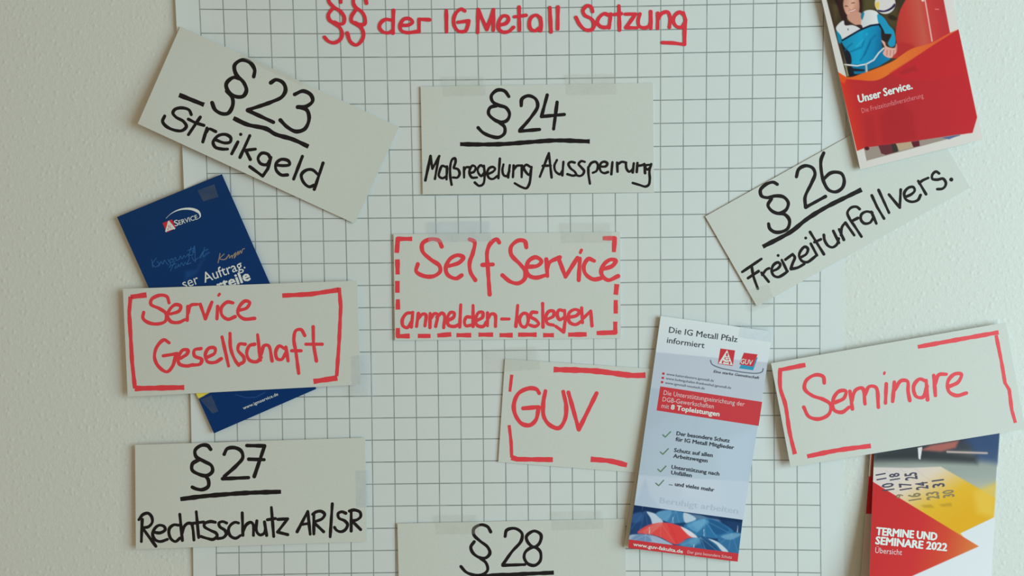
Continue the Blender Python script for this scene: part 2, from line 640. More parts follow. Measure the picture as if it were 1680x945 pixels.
def sheet_material():
    m = bpy.data.materials.new('squared_flip_chart_paper')
    m.use_nodes = True
    nt = m.node_tree; b = nt.nodes['Principled BSDF']
    b.inputs['Roughness'].default_value = 0.6
    b.inputs['Specular IOR Level'].default_value = 0.25
    uv = nt.nodes.new('ShaderNodeUVMap'); uv.uv_map = 'Squares'
    sep = nt.nodes.new('ShaderNodeSeparateXYZ'); nt.links.new(uv.outputs[0], sep.inputs[0])
    def math_(op, a, b_=None, c=None):
        n = nt.nodes.new('ShaderNodeMath'); n.operation = op
        for k, v in enumerate((a, b_, c)):
            if v is None: continue
            if isinstance(v, (int, float)): n.inputs[k].default_value = v
            else: nt.links.new(v, n.inputs[k])
        return n.outputs[0]
    def line(co):
        f = math_('ABSOLUTE', math_('SUBTRACT', math_('FRACT', math_('ADD', co, 0.5)), 0.5))
        mr = nt.nodes.new('ShaderNodeMapRange'); mr.interpolation_type = 'SMOOTHSTEP'
        mr.inputs['From Min'].default_value = 0.010; mr.inputs['From Max'].default_value = 0.034
        mr.inputs['To Min'].default_value = 1; mr.inputs['To Max'].default_value = 0
        nt.links.new(f, mr.inputs['Value'])
        return mr.outputs[0]
    lx = line(sep.outputs[0]); ly = line(sep.outputs[1])
    both = math_('MAXIMUM', math_('MULTIPLY', lx, 0.92), ly)
    inside = math_('MULTIPLY', math_('GREATER_THAN', sep.outputs[0], -0.03), math_('LESS_THAN', sep.outputs[0], 27.03))
    fac = math_('MULTIPLY', both, inside)
    tc = nt.nodes.new('ShaderNodeTexCoord')
    n = nt.nodes.new('ShaderNodeTexNoise'); n.inputs['Scale'].default_value = 60; n.inputs['Detail'].default_value = 3
    nt.links.new(tc.outputs['Object'], n.inputs['Vector'])
    k = nt.nodes.new('ShaderNodeMapRange')
    k.inputs['From Min'].default_value = .3; k.inputs['From Max'].default_value = .7
    k.inputs['To Min'].default_value = .62; k.inputs['To Max'].default_value = .88
    nt.links.new(n.outputs['Fac'], k.inputs['Value'])
    fac = math_('MULTIPLY', fac, k.outputs[0])
    base = nt.nodes.new('ShaderNodeMix'); base.data_type = 'RGBA'
    base.inputs['A'].default_value = (0.755, 0.77, 0.785, 1); base.inputs['B'].default_value = (0.795, 0.81, 0.83, 1)
    nt.links.new(n.outputs['Fac'], base.inputs['Factor'])
    mix = nt.nodes.new('ShaderNodeMix'); mix.data_type = 'RGBA'
    nt.links.new(fac, mix.inputs['Factor'])
    nt.links.new(base.outputs['Result'], mix.inputs['A'])
    mix.inputs['B'].default_value = (0.11, 0.135, 0.13, 1)
    nt.links.new(mix.outputs['Result'], b.inputs['Base Color'])
    return m


i_ = np.concatenate([[-1.02], np.linspace(-1, 28, 29 * 2 + 1), [28.02]]); j_ = np.linspace(-2.5, 29.5, 32 * 2 + 1)
I, J = np.meshgrid(i_, j_)
Bf = basis(I.ravel(), J.ravel())
jj = np.clip(J.ravel(), 0, 27); Bc = basis(I.ravel(), jj)
PX = Bc @ cx_; PY = Bc @ cy_ + (J.ravel() - jj) * 37.0
dep = sheet_depth(I.ravel(), J.ravel())
front = at(PX, PY, dep)
nx, ny = len(i_), len(j_)
idx = np.arange(nx * ny).reshape(ny, nx)
q = np.stack([idx[:-1, :-1], idx[1:, :-1], idx[1:, 1:], idx[:-1, 1:]], -1).reshape(-1, 4)
back = front.copy(); back[:, 1] += 0.00012
ring = np.concatenate([idx[0, :-1], idx[:-1, -1], idx[-1, :0:-1], idx[:0:-1, 0]])
N0 = nx * ny
chart = link_mesh('flip_chart_sheet', np.concatenate([front, back]),
                  q.tolist() + (q[:, ::-1] + N0).tolist() + np.stack([ring, np.roll(ring, -1), np.roll(ring, -1) + N0, ring + N0], -1).tolist(),
                  sheet_material(), None, at(840, 472, 0.001))
uvl = chart.data.uv_layers.new(name='Squares')
vi = np.zeros(len(chart.data.loops), np.int32); chart.data.loops.foreach_get('vertex_index', vi)
UVv = np.concatenate([np.stack([I.ravel(), J.ravel()], -1)] * 2)
uvl.data.foreach_set('uv', UVv[vi].astype(np.float32).ravel())
thing(chart, 'large white squared flip chart sheet with a red handwritten heading, fixed flat to the wall', 'flip chart paper')

# ---------------------------------------------------------------- materials
CARD = mat('grey_card_stock', (0.725, 0.722, 0.695), 0.75, 0.2, 0.1, 900)
BLACK = mat('black_marker', (0.020, 0.015, 0.016), 0.6, 0.12)
RED = mat('red_marker', alb((207, 60, 68), 970), 0.5, 0.3)
RED2 = mat('red_marker_on_chart', alb((194, 46, 58), 800), 0.5, 0.3)
WHITEINK = mat('white_print', (0.86, 0.86, 0.86), 0.5, 0.3)
PAPER = mat('white_leaflet_paper', (0.72, 0.71, 0.66), 0.55, 0.3)
GLOSS = printed('glossy_print', 0.5, 0.04)
MATTE = printed('matte_print', 0.6, 0.08)
BLUEGLOSS = printed('blue_glossy_print', 0.45, 0.06)

# ---------------------------------------------------------------- heading on the chart
HL = (520, 0, 320 / 1680); HR = (830, 0, 320 / 1680)
CH = ChartSheet()
h1 = '''207,20 200,-20 155,-40 105,-20 105,15 150,62 205,100 236,150 228,200 195,208 150,190; 135,75 100,125 108,170 155,205 200,240 218,290 203,338 150,368 100,355 66,320;
428,28 415,-15 370,-40 320,-15 315,25 335,65 385,100 415,155 412,205 370,212 330,195; 335,85 300,140 298,180 340,210 385,245 402,300 385,350 340,388 290,360 262,285;
640,172 590,168 548,200 540,240 570,275 620,282 655,262; L 660,90 656,285; 725,218 790,215 825,190 800,162 750,165 718,215 725,260 770,280 880,270; L 880,270 880,165 970,170;
L 1115,90 1117,275; 1275,95 1245,78 1200,110 1178,170 1190,235 1225,270 1280,265 1300,220 1308,180; L 1308,180 1215,192; L 1385,280 1390,82 1465,255 1522,82 1520,260;
1580,215 1630,200 1652,165 1640,140 1600,140 1567,190 1565,245 1600,275 1650,272 1695,235'''
h2 = '''L 115,60 118,260; L 75,145 175,132; 300,160 265,130 220,150 203,200 215,250 255,265 290,240; 295,150 305,200 300,265; L 380,65 390,275; L 450,60 447,250;
748,100 735,60 700,50 665,90 680,130 740,165 762,215 740,255 690,258 640,215 605,150; 895,135 850,118 805,150 790,195 820,230 870,235 895,215; L 905,120 890,240;
L 975,50 980,260; L 935,125 995,118; L 1030,122 1120,120 1035,238 1130,240; 1155,120 1140,180 1150,225 1190,240 1235,225 1250,180; L 1248,100 1250,245; L 1310,115 1308,245;
1310,170 1345,115 1395,105 1415,150 1410,235; 1535,130 1500,105 1455,135 1445,190 1475,230 1520,232 1540,200; L 1530,110 1548,170 1540,280 1540,383 1440,370 1350,367'''
ink('handwritten_heading', CH, [(h1, *HL), (h2, *HR)], 5.4, RED2, chart, 0.0002, label='red marker heading beginning with two paragraph signs')


# ---------------------------------------------------------------- the cards
CARDS = []


def card(corners, base, lift, label, bow=0.0):
    sh = Sheet(corners, base, lift, bow)
    o = paper('moderation_card', sh, 28, 14, 0.0004, CARD)
    thing(o, label, 'card', 'handwritten cards on the wall')
    CARDS.append(sh)
    return sh, o


# paragraph 23
sh, o = card([(296, 43), (655, 208), (582, 367), (226, 203)], 2.8, (2.6, 0, 0.4, 7.5), 'grey card tilted clockwise, reading § 23 Streikgeld in black marker')
A = (200, 40, 480 / 1680)
ink('section_number', sh, [('''757,300 762,260 733,217 687,205 647,235 655,285 700,335 715,380 695,413 650,413 608,380 600,340 640,305 678,312; 603,383 635,425 635,470 610,510 575,513 535,490 518,450;
855,335 885,318 925,335 940,375 920,415 860,445 722,492; L 722,494 870,562; 992,402 1040,383 1085,405 1095,440 1060,470 1010,475; 1012,475 1060,490 1075,540 1050,600 1000,615 950,590 910,550''', *A)], 5.9, BLACK, o)
ink('underline', sh, [('L w6.8 328,405 472,462; w6.6 640,538 720,575 830,600 880,630 980,660 1072,702', *A)], 6.6, BLACK, o, flat=True)
ink('caption', sh, [('''318,165 295,120 225,100 160,115 140,150 170,190 240,230 270,280 230,320 150,315 70,275 40,230 60,180; L 405,190 290,360; 290,210 360,245 440,270; L 470,295 430,430;
465,335 490,305 555,330; 555,410 640,440 695,430 700,390 650,358 580,370 530,430 550,480 620,500 670,500; L 770,430 710,545; 797,357; L 885,370 790,580; L 840,512 940,500; L 850,520 890,600;
1085,590 1060,550 1000,540 965,590 990,640 1050,650 1085,600; L 1090,580 1060,690 1010,762 885,670; 1140,655 1220,660 1270,650 1260,615 1190,600 1140,640 1140,700 1190,750 1250,750;
L 1395,570 1310,790; 1545,745 1490,700 1430,705 1385,750 1405,820 1460,865 1510,850; L 1595,635 1510,890''', 260, 160, 280 / 1654)], 4.9, BLACK, o)

# paragraph 24
sh, o = card([(690, 142), (1071.5, 136), (1073, 315.8), (693.5, 319)], 1.8, (0.8, 0, 0, 1.0), 'grey card near the top centre reading § 24 Maßregelung Aussperrung in black marker')
A = (660, 110, 440 / 1680)
ink('section_number', sh, [('''668,185 640,150 595,145 558,180 565,215 600,238 650,255 672,295 655,335 615,345 570,325 540,290 550,255 595,240; 600,340 640,375 640,415 605,440 560,435 505,410 475,380;
745,242 750,200 790,180 835,200 848,245 810,310 738,395; L 735,402 860,391; L 908,175 872,310 1015,297; L 970,220 948,388''', *A)], 5.3, BLACK, o)
ink('underline', sh, [('362,483 500,485 640,482 800,470 960,460 1175,466', *A)], 6.6, BLACK, o, flat=True)
ink('caption', sh, [('''L w4.4 108,470 180,135; L 180,140 205,310 300,135; L 292,150 240,450; 390,285 340,270 305,340 295,410 340,440 395,410 410,300; L 405,280 400,455;
470,530 450,400 455,250 480,180 515,165 525,210 500,290; 500,300 560,320 580,380 550,430 490,430; L 640,290 642,430; 645,330 670,290 720,290; 725,370 780,350 800,290 760,265 725,310 715,370 750,430 820,430;
905,280 870,262 830,310 840,370 880,410 915,370; 915,270 925,400 905,520 850,545 790,500; 965,385 1040,350 1070,310 1040,285 990,300 960,370 990,440 1040,450 1100,410; L 1135,170 1115,440;
1185,250 1170,330 1190,400 1235,410 1265,340; L 1272,260 1250,430; L 1325,265 1315,425; 1325,320 1370,270 1430,265; L 1440,265 1435,425; 1555,285 1500,255 1465,290 1490,350 1540,395 1565,320; 1572,285 1560,400 1540,520 1500,578 1430,560 1340,510''', 685, 240, 200 / 1680),
('''L 90,420 215,95 252,430; L 130,270 240,265; 325,190 290,270 310,350 370,385 400,340; L 415,215 400,400; 570,225 520,215 485,240 510,300 570,350 590,390 550,405 470,385;
710,215 660,205 625,245 660,290 700,340 680,390 640,410 600,400; 780,515 760,380 757,290; 757,300 800,230 860,215 890,260 870,340 820,365; 920,280 1000,275 1020,235 980,212 935,230 915,290 935,350 980,370 1030,355;
L 1090,220 1075,385; L 1155,225 1160,350; 1160,250 1220,215 1280,225; 1275,230 1285,310 1320,350 1370,310 1385,235; L 1385,235 1370,360; L 1435,230 1425,355; 1430,270 1500,260 1530,245; L 1530,250 1540,370;
1610,255 1550,265 1545,300 1580,320 1610,290; 1625,245 1600,350 1605,450 1590,530 1545,555 1470,535 1370,505''', 875, 240, 200 / 1680)], 3.9, BLACK, o)

# paragraph 26
sh, o = card([(1157, 355), (1506, 160), (1592, 308), (1242, 503)], 1.8, (0.6, 0, 0.2, 1.0), 'grey card tilted anticlockwise on the right, reading § 26 Freizeitunfallvers. in black marker')
A = (1240, 230, 180 / 945)
ink('section_number', sh, [('''185,380 150,362 90,380 40,430 50,480 100,495 170,480 240,490 280,540 260,600 200,630 140,610 105,560 135,505; 180,630 250,640 290,690 275,760 220,790 160,790 120,760 110,720;
350,315 370,250 430,220 490,240 510,290 480,370 425,490 428,570; L 430,578 600,485; 585,110 562,170 565,270 590,370 630,430 690,445 745,410 762,350 740,290 690,275 640,285 590,330''', *A)], 5.2, BLACK, o)
ink('underline', sh, [('60,918 300,790 440,680 610,575 800,480 912,425', *A)], 6.6, BLACK, o, flat=True)
ink('caption', sh, [('''L 65,640 330,460; 195,560 220,700 280,870; L 145,725 290,630; L 330,650 430,775; 340,680 400,605 435,590; 480,630 560,590 590,540 560,508 500,540 470,620 500,690 560,710 640,670 690,630; L 610,475 680,620; 560,413;
L 660,470 760,395; 760,395 790,440 760,520 735,595; 735,600 830,580 920,530; 880,435 950,390 970,320 930,292 870,350 850,420 890,490 960,505 1030,460 1090,410; L 1010,250 1095,410; 940,172; L 1000,90 1190,395; L 1060,230 1150,190;
1190,130 1200,200 1250,280 1310,300 1370,260 1395,180; L 1320,75 1400,240''', 1210, 370, 200 / 1680),
('''L -22,785 30,900; 0,850 10,760 45,712; L 48,712 145,850; 205,560 170,535 110,545 70,600 90,660 150,750 225,865; L 115,695 185,660; 345,600 280,588 225,620 220,680 260,720 320,710 355,660; L 335,590 390,720;
L 340,410 400,540 475,665; L 415,350 530,600; L 530,400 650,545 660,345; 715,425 780,395 815,355 800,318 750,322 700,380 715,450 780,480 850,460 880,405; L 855,250 940,395; 865,275 900,245 965,215;
1085,165 1050,145 1010,180 1010,225 1060,235 1130,225 1160,270 1150,310 1120,335 1065,340; w6 1220,233''', 1380, 260, 200 / 1350)], 4.3, BLACK, o)

# paragraph 27
sh, o = card([(221.5, 730), (599, 718), (602, 888.5), (223, 901)], 3.2, (1.6, 0, 0, 2.2), 'grey card at lower left reading § 27 Rechtsschutz in black marker')
A = (200, 690, 440 / 1631)
ink('section_number', sh, [('''540,175 520,152 480,152 445,182 452,220 500,248 545,275 550,310 515,335 465,325 427,300 430,262 470,238; 505,335 525,360 525,400 490,420 450,415 428,405;
622,205 640,172 685,165 725,185 735,225 700,270 622,340; L 612,354 770,347; L 760,152 868,154 805,340; L 772,235 865,238''', *A)], 5.6, BLACK, o)
ink('underline', sh, [('355,478 500,460 640,448 760,440 968,433', *A)], 6.8, BLACK, o, flat=True)
ink('caption', sh, [('''L 112,270 100,575; 65,275 120,205 190,185 240,230 250,310 200,370 130,385; L 140,420 300,640; 265,445 360,455 430,410 410,365 340,352 275,410 255,480 290,550 360,575 460,545;
610,350 550,345 490,390 480,460 510,540 570,575 630,530; L 630,200 665,560; 665,460 690,370 740,325 790,330 810,400 825,555; L 857,165 890,520; L 810,325 960,305;
1120,310 1050,300 970,330 970,370 1050,420 1130,460 1145,500 1090,545 1000,530 920,505; 1275,320 1220,300 1170,320 1180,370 1250,420 1270,470 1230,520 1150,535;
1440,320 1390,310 1320,360 1300,430 1330,500 1400,530 1470,490; L 1490,180 1500,490; 1500,440 1550,340 1610,310 1640,340 1645,490''', 220, 820, 200 / 1680),
('''180,290 170,400 190,460 230,485 280,460 300,400; L 285,305 315,490; L 380,105 412,505; L 325,275 435,258; L 470,270 605,262 465,445 605,480; L 735,440 882,160 915,475; L 800,340 900,325;
L 965,205 965,470; 950,200 1000,165 1070,160 1115,200 1080,260 985,300; L 985,330 1100,440; L 1220,55 1190,510; 1405,185 1350,165 1300,190 1310,250 1390,290 1430,340 1400,410 1340,440 1280,420 1250,380;
L 1480,160 1480,430; 1455,155 1520,140 1600,170 1610,230 1560,275 1490,290; L 1500,300 1610,410''', 400, 820, 200 / 1680)], 4.7, BLACK, o)

# paragraph 28
sh, o = card([(652, 859), (1025, 851), (1029, 1028), (656, 1036)], 1.8, (1.0, 0, 0, 1.0), 'grey card cut off by the bottom edge of the photo, reading § 28 in black marker')
A = (640, 840, 0.25)
ink('section_number', sh, [('''660,130 640,97 595,84 550,110 550,150 590,190 640,230 655,270 630,300 590,300 545,270 530,230 552,195; 590,300 630,335 640,380 610,410 560,415 500,395 465,358;
755,160 765,120 820,108 865,140 860,190 800,260 740,345; L 740,350 885,345; 945,125 990,150 980,205 945,230 905,200 895,160 945,125; 945,230 985,260 985,320 950,350 905,340 880,300 890,260 945,230''', *A)], 4.8, BLACK, o)
ink('underline', sh, [('560,428 640,418 800,410 1075,398', *A)], 6.0, BLACK, o, flat=True)

# self service
sh, o = card([(645.5, 384), (1017.5, 380.5), (1018.5, 555), (648, 558.5)], 1.8, (0.8, 0, 0.2, 1.0), 'grey card in the middle with red lettering inside a dashed red border')
A = (620, 360, 440 / 1680)
ink('heading', sh, [('''400,170 380,132 330,124 280,150 280,200 330,250 385,290 390,325 350,355 290,355 240,325 250,280; 445,292 510,270 535,238 500,224 450,250 425,310 440,350 490,370 525,350;
575,125 605,140 595,210 575,270 580,330 610,380; 760,145 745,125 710,145 685,200 690,320 700,470; L 655,285 720,282; 930,175 920,137 880,132 835,170 835,220 890,280 920,320 920,370 880,400 830,390 780,350;
940,297 1000,290 1025,262 990,237 945,260 930,310 945,350 990,365 1050,350; L 1055,250 1062,355; 1060,310 1075,270 1140,237; L 1130,240 1175,360 1250,240; L 1265,245 1258,380; L w4.5 1275,192 1268,208;
1355,260 1320,247 1290,290 1300,340 1350,375 1410,365; 1410,312 1470,290 1490,258 1455,252 1410,290 1400,340 1440,380 1505,355''', *A)], 6.2, RED, o)
ink('caption', sh, [('''155,115 110,120 75,170 80,220 115,235 145,190; L 160,110 148,230; L 205,120 190,225; 205,160 240,125 265,130 258,220; L 300,120 298,235; 305,160 335,122 360,127 345,225; 355,150 395,117 415,132 410,235;
445,177 490,150 495,117 465,112 440,160 450,215 500,225 530,210; L 548,50 540,230; 630,150 595,150 578,190 590,220 630,215; L 648,55 648,225; 680,177 725,150 725,112 695,112 670,160 680,215 730,225 755,190;
L 765,115 765,220; 770,160 795,125 825,130 830,225; L 880,165 940,165; L 1010,55 995,225; 1055,120 1025,160 1040,220 1070,230 1095,180 1085,125 1055,120; 1165,112 1125,112 1115,145 1160,175 1180,205 1150,225 1110,215;
L 1212,40 1215,230; 1250,167 1300,140 1300,102 1265,102 1240,140 1250,200 1300,215; 1390,102 1345,92 1330,130 1350,170 1390,150; L 1390,95 1395,180 1382,270 1320,225; 1420,152 1490,135 1510,102 1470,88 1425,120 1430,190 1480,210 1530,180;
L 1528,75 1535,195; L 1540,160 1602,100 1612,220''', 645, 490, 340 / 1680)], 5.1, RED, o)
ink_each('border_dash', sh, ('''L 215,122 125,122 118,210; L 122,250 124,345; L 122,385 122,460; L 125,500 125,565; L 125,680 125,732 200,730; L 250,730 330,730; L 372,727 460,720; L 492,725 585,725; L 630,722 722,722; L 762,725 845,725;
L 878,722 995,722; L 1035,725 1103,725; L 1192,722 1308,720; L 1370,712 1487,708 1487,640; L 1490,590 1490,505; L 1490,472 1497,405; L 1478,205 1483,118 1408,118''', *A), 6.8, RED, o, flat=True)

# Blue brochure below, service company card on top
SHB = Sheet([(192, 356), (364, 285.6), (519, 638), (351, 711)], 4.6, (0.3, 0, 0, 0.2))
shS, oS = card([(201.5, 474), (586, 460.5), (592, 631), (209.5, 651)], 5.6, (1.2, 0, 0, 1.0), 'grey card with red lettering in red brackets, lying over the dark blue brochure')
A = (200, 460, 400 / 1680)
ink('heading', shS, [('''325,155 310,112 265,102 205,130 200,165 260,195 305,230 300,280 250,300 180,290 145,260 150,220; 335,232 395,210 405,178 370,167 330,200 315,250 340,285 390,290 435,270; L 455,180 450,275; 455,225 475,172 520,165;
L 540,165 575,265 620,150; L 660,180 655,265; L w4.2 673,94 666,104; 765,155 725,150 685,190 690,240 730,268 780,250; 800,207 860,190 880,152 850,142 810,180 800,230 840,265 915,262''', *A)], 5.2, RED, oS)
ink('caption', shS, [('''325,430 290,410 240,460 225,530 250,590 310,630 350,590 372,510; L 285,520 380,505; 405,537 450,505 455,482 420,480 390,530 395,575 450,590 490,580; 545,470 500,480 500,520 550,545 540,575 485,585;
585,532 640,500 640,467 600,467 575,510 590,560 640,565 685,540; L 690,390 735,590; 745,365 750,470 780,550 805,585; 850,440 810,440 800,480 840,530 840,560 805,580; 915,440 880,450 860,500 880,550 930,560 960,530;
L 935,375 955,550; 960,510 980,450 1010,450 1035,555; 1120,470 1085,452 1060,490 1070,540 1100,545 1130,500; L 1130,460 1145,555; 1260,380 1235,340 1200,345 1185,400 1200,500 1218,640; L 1170,485 1235,485;
L 1318,320 1320,440 1340,555; L 1268,440 1380,440''', *A)], 5.2, RED, oS)
ink_each('bracket_stroke', shS, ('''L w7.4 170,100 60,115; L w6 60,112 50,220 62,420 70,560 90,745; L w7.8 88,745 430,738; L w7 1105,105 1300,95 1498,65; L w5.6 1497,50 1508,180 1497,420 1480,660; L w8 1485,672 1320,697''', *A), 6.5, RED, oS, flat=True)

# insurance card
sh, o = card([(828.5, 589), (1207, 614), (1195, 787), (817.5, 758)], 1.8, (0.6, 0, 0, 0.8), 'grey card with three red capitals and red corner strokes, tucked under the umbrella leaflet')
A = (800, 560, 300 / 1233)
ink('heading', sh, [('''348,350 330,324 280,317 210,350 178,420 185,490 230,555 285,565 325,530 345,445; L 345,443 240,452; 390,335 375,420 380,510 420,565 480,585 520,530 530,440 510,340; L 545,345 615,595 735,350''', *A)], 6.3, RED, o)
ink_each('bracket_stroke', sh, ('''L w4.8 163,225 150,340; w8.4 445,190 720,200 980,230 1065,228; w5 145,565 158,680 162,785; L w7.2 160,783 200,795 440,798; w7.8 695,795 830,808 940,835''', *A), 6, RED, o, flat=True)

# seminar card (over the course booklet)
shM, oM = card([(1265, 596), (1650, 529), (1682, 704), (1297, 766)], 6.2, (0.2, 0, 0.5, 1.8), 'grey card on the far right reading Seminare in red, with red bracket strokes')
A = (1250, 510, 430 / 1563)
ink('heading', shM, [('''372,430 365,392 320,382 265,415 255,465 300,505 370,530 410,560 400,615 340,645 280,630 250,575; 435,547 490,520 500,478 460,480 425,530 430,590 475,605 520,575; L 525,480 540,585; 535,540 560,472 600,462 615,555; 615,500 640,452 680,457 695,575;
L 742,435 737,550; L w3.6 732,368 729,376; L 790,425 780,540; 790,475 830,417 868,420 872,480 882,535; 980,420 940,407 905,450 920,510 960,515 985,450; L 980,415 988,530; L 1025,385 1035,505; 1030,445 1055,382 1100,378;
1115,452 1170,425 1190,378 1150,377 1110,420 1115,480 1160,505 1220,490''', *A)], 5.5, RED, oM)
ink_each('bracket_stroke', shM, ('''L w6.6 260,322 100,354; w6 108,350 110,460 140,560 165,720 197,855; w7 270,868 450,832 650,805; w6.6 930,215 1150,175 1412,128; L w5.4 1397,145 1430,310 1450,430 1475,470 1490,590 1512,668''', *A), 6, RED, oM, flat=True)

# ---------------------------------------------------------------- dark blue brochure
GAIN_L, GAIN_M, GAIN_R = light_at(350), light_at(1140), light_at(1480)
C7 = crop(180, 270, 280 / 1260)
C8 = crop(280, 600, 280 / 1680)
root = empty('brochure', SHB.centre())
thing(root, 'dark blue brochure tilted on the left, half hidden behind a red lettered card', 'brochure')
pr = Print(GAIN_L).fill(ramp((278, 320), (435, 675), [(0, (16, 44, 80)), (.5, (14, 43, 84)), (1, (10, 42, 84))]))
pr.poly(C8((230, 255), (410, 250), (275, 325)), (214, 172, 62), 0.6)
pr.poly(C7((560, 790), (640, 780), (720, 640), (690, 700), (640, 800), (560, 850)), (34, 72, 122), 6, 0.5)
pr.line(C8((640, 285), (740, 315), (840, 310), (930, 262)), 1.2, (40, 78, 128), 0.8, 0.7)
nb = paper('front_cover', SHB, 170, 370, 0.0003, BLUEGLOSS, root, colors=pr)
SHB2 = Sheet(SHB.c, 4.6 - 0.7, (0.1, 0, 0, 0.1))
paper('back_cover', SHB2, 8, 12, 0.0003, mat('blue_cover_back', alb((14, 45, 95), 350), .4, .4), root)
LOGO_RED = mat('logo_red', alb((186, 46, 56), 1180), .4, .3)
lg = shape('logo', SHB, [C7((390, 432), (460, 405), (488, 470), (420, 502))], LOGO_RED, root, 0.00008, label='red square emblem with a white triangle')
ink('emblem_triangle', SHB, [('L w2.6 436,422 416,492; L w2.6 436,422 476,472; L w2 416,490 476,470; L w1.6 440,440 447,480; L w1.4 428,455 440,482; L w1.4 452,450 458,474', 180, 270, 280 / 1260)], 2, WHITEINK, lg, 0.00016)
ink('swoosh', SHB, [('415,398 450,365 500,338 560,326 620,332 660,355 668,385 650,402', 180, 270, 280 / 1260)], 4.2, WHITEINK, lg, 0.0001, taper=(0.75, 0.22), vary=0)
lettering('logo_lettering', SHB, [('S', C7((482, 457))[0], C7((512, 447))[0], 9.6, 0.01, 0.05), ('ERVICE', C7((514, 446))[0], C7((652, 402))[0], 7.4, 0.01, 0.05)], WHITEINK, lg)
LBLUE = mat('pale_blue_script', alb((32, 76, 122), 350), .5, .3)
OCHRE = mat('ochre_script', alb((122, 108, 90), 350), .5, .3)
ink('blue_script', SHB, [('''310,700 318,760; 345,690 315,735 340,755 365,735 350,715; 365,750 378,715 392,735 405,705 418,725 432,740; 430,700 450,740 440,760; 436,715 460,695 470,715 448,722; 470,705 485,685 490,708 508,702; 515,700 520,675 535,695 548,672 560,688;
565,680 580,660 585,685; 600,610 590,670 615,665; 575,635 625,615; 608,640 630,625 622,650''', 180, 270, 280 / 1260),
('''480,715 455,770 450,785; 455,745 490,730; 490,745 480,765 500,755 508,735 512,755; 520,750 530,725 545,745 555,720 568,738; 570,735 590,690 575,735 600,725; 615,655 625,600 632,720; 605,680 625,710 650,690; 660,690 690,640 670,690; 700,610 690,680 715,660 735,650; 690,640 725,625''', 180, 270, 280 / 1260)],
    1.1, LBLUE, root, 0.0001, label='pale blue handwritten script')
ink('ochre_script', SHB, [('''815,655 800,725; 845,660 812,695 850,700 870,680; 862,695 880,665 885,690 900,670 905,690; 905,680 925,655 920,690; 930,650 920,690 950,640 945,668; 955,660 965,635 972,655 982,625 995,620''', 180, 270, 280 / 1260)],
    1.3, OCHRE, root, 0.0001, label='ochre handwritten script')
lettering('slogan', SHB, [('ser', C7((548, 917))[0], C7((663, 876))[0], 16.0, 0.0, 0), ('Auftrag.', C7((702, 873))[0], C7((1003, 764))[0], 16.5, 0.004, 0)], WHITEINK, root)
lettering('bold_slogan', SHB, [('rteile', C7((808, 932))[0], C7((1040, 850))[0], 17.0, 0.035, 0)], WHITEINK, root)
lettering('web_address', SHB, [('www.igmservice.de', C8((718, 432))[0], C8((1060, 290))[0], 5.0, 0.012, 0)], WHITEINK, root)

# ---------------------------------------------------------------- red service booklet, upper right
C5 = crop(1320, 0, 360 / 1215)
C4 = crop(1340, 0, 200 / 1454)
RQ = [(1347 - 36, -160), (1561 - 36, -160 - 2), (1612, 229), (1411, 278)]
RQ = [(1312, -160), (1525, -170), (1612.5, 228.5), (1411.5, 278)]
SHR = Sheet(RQ, 6.5, (0.0, 0, 0.4, 0.6))
root = empty('brochure', SHR.centre())
thing(root, 'red brochure with a cyclist photo at the upper right, overlapping a tilted card', 'brochure')
pr = Print(GAIN_R)
pr.fill(lambda X, Y: np.tile(np.array([205., 208, 203]), (len(X), 1)))
# photo (dark garden backdrop)
pr.poly(C5((-60, -620), (610, -620), (803, 182), (600, 420), (345, 890), (330, 820), (232, 425), (122, 0)), (62, 54, 40), 0.7)
pr.poly(C4((560, -40), (720, -40), (700, 110), (560, 140)), (84, 82, 48), 5, 0.8)
pr.poly(C4((180, 60), (260, 40), (250, 200), (220, 260)), (92, 82, 52), 6, 0.7)
pr.poly(C4((800, 190), (960, 90), (960, 350), (860, 300)), (88, 78, 44), 6, 0.6)
pr.ell(*C4((900, 210))[0], 8, 4, 20, (40, 36, 28), 2, .8)
pr.poly(C4((320, 600), (410, 600), (420, 760), (330, 760)), (92, 82, 60), 2)
pr.poly(C4((330, 800), (480, 800), (480, 920), (400, 920)), (30, 30, 32), 1.5)
# hair + face
pr.poly(soft(C4((200, -40), (300, -40), (330, 100), (345, 230), (330, 300), (285, 190), (250, 80))), (46, 32, 30), 2)
pr.poly(soft(C4((262, -40), (300, -110), (380, -150), (470, -130), (525, -50), (545, 60), (525, 170), (450, 140), (340, 250), (330, 290), (280, 170), (262, 80))), (52, 34, 32), 1.2)
pr.poly(soft(C4((335, -40), (370, -85), (440, -90), (490, -40), (510, 60), (505, 130), (470, 180), (420, 190), (360, 175), (325, 110), (315, 40))), ramp(C4((320, 50))[0], C4((510, 90))[0], [(0, (188, 142, 122)), (.5, (216, 172, 150)), (1, (176, 126, 108))]), 1.0)
pr.line(C4((338, 74), (352, 70), (368, 76)), 1.3, (84, 54, 50), .6)
pr.line(C4((416, 40), (432, 32), (450, 34)), 1.3, (84, 54, 50), .6)
pr.line(C4((385, 100), (392, 112), (400, 110)), 0.8, (170, 110, 95), .6)
pr.poly(soft(C4((382, 128), (420, 122), (462, 100), (450, 128), (420, 142), (395, 142))), (232, 205, 195), .6)
pr.line(C4((380, 128), (420, 121), (462, 98)), 0.8, (150, 70, 68), .6)
pr.line(C4((390, 144), (420, 146), (452, 128)), 0.9, (178, 92, 88), .6)
pr.poly(soft(C4((365, 175), (520, 150), (535, 300), (470, 300), (400, 260), (370, 230))), (196, 148, 128), 1.0)
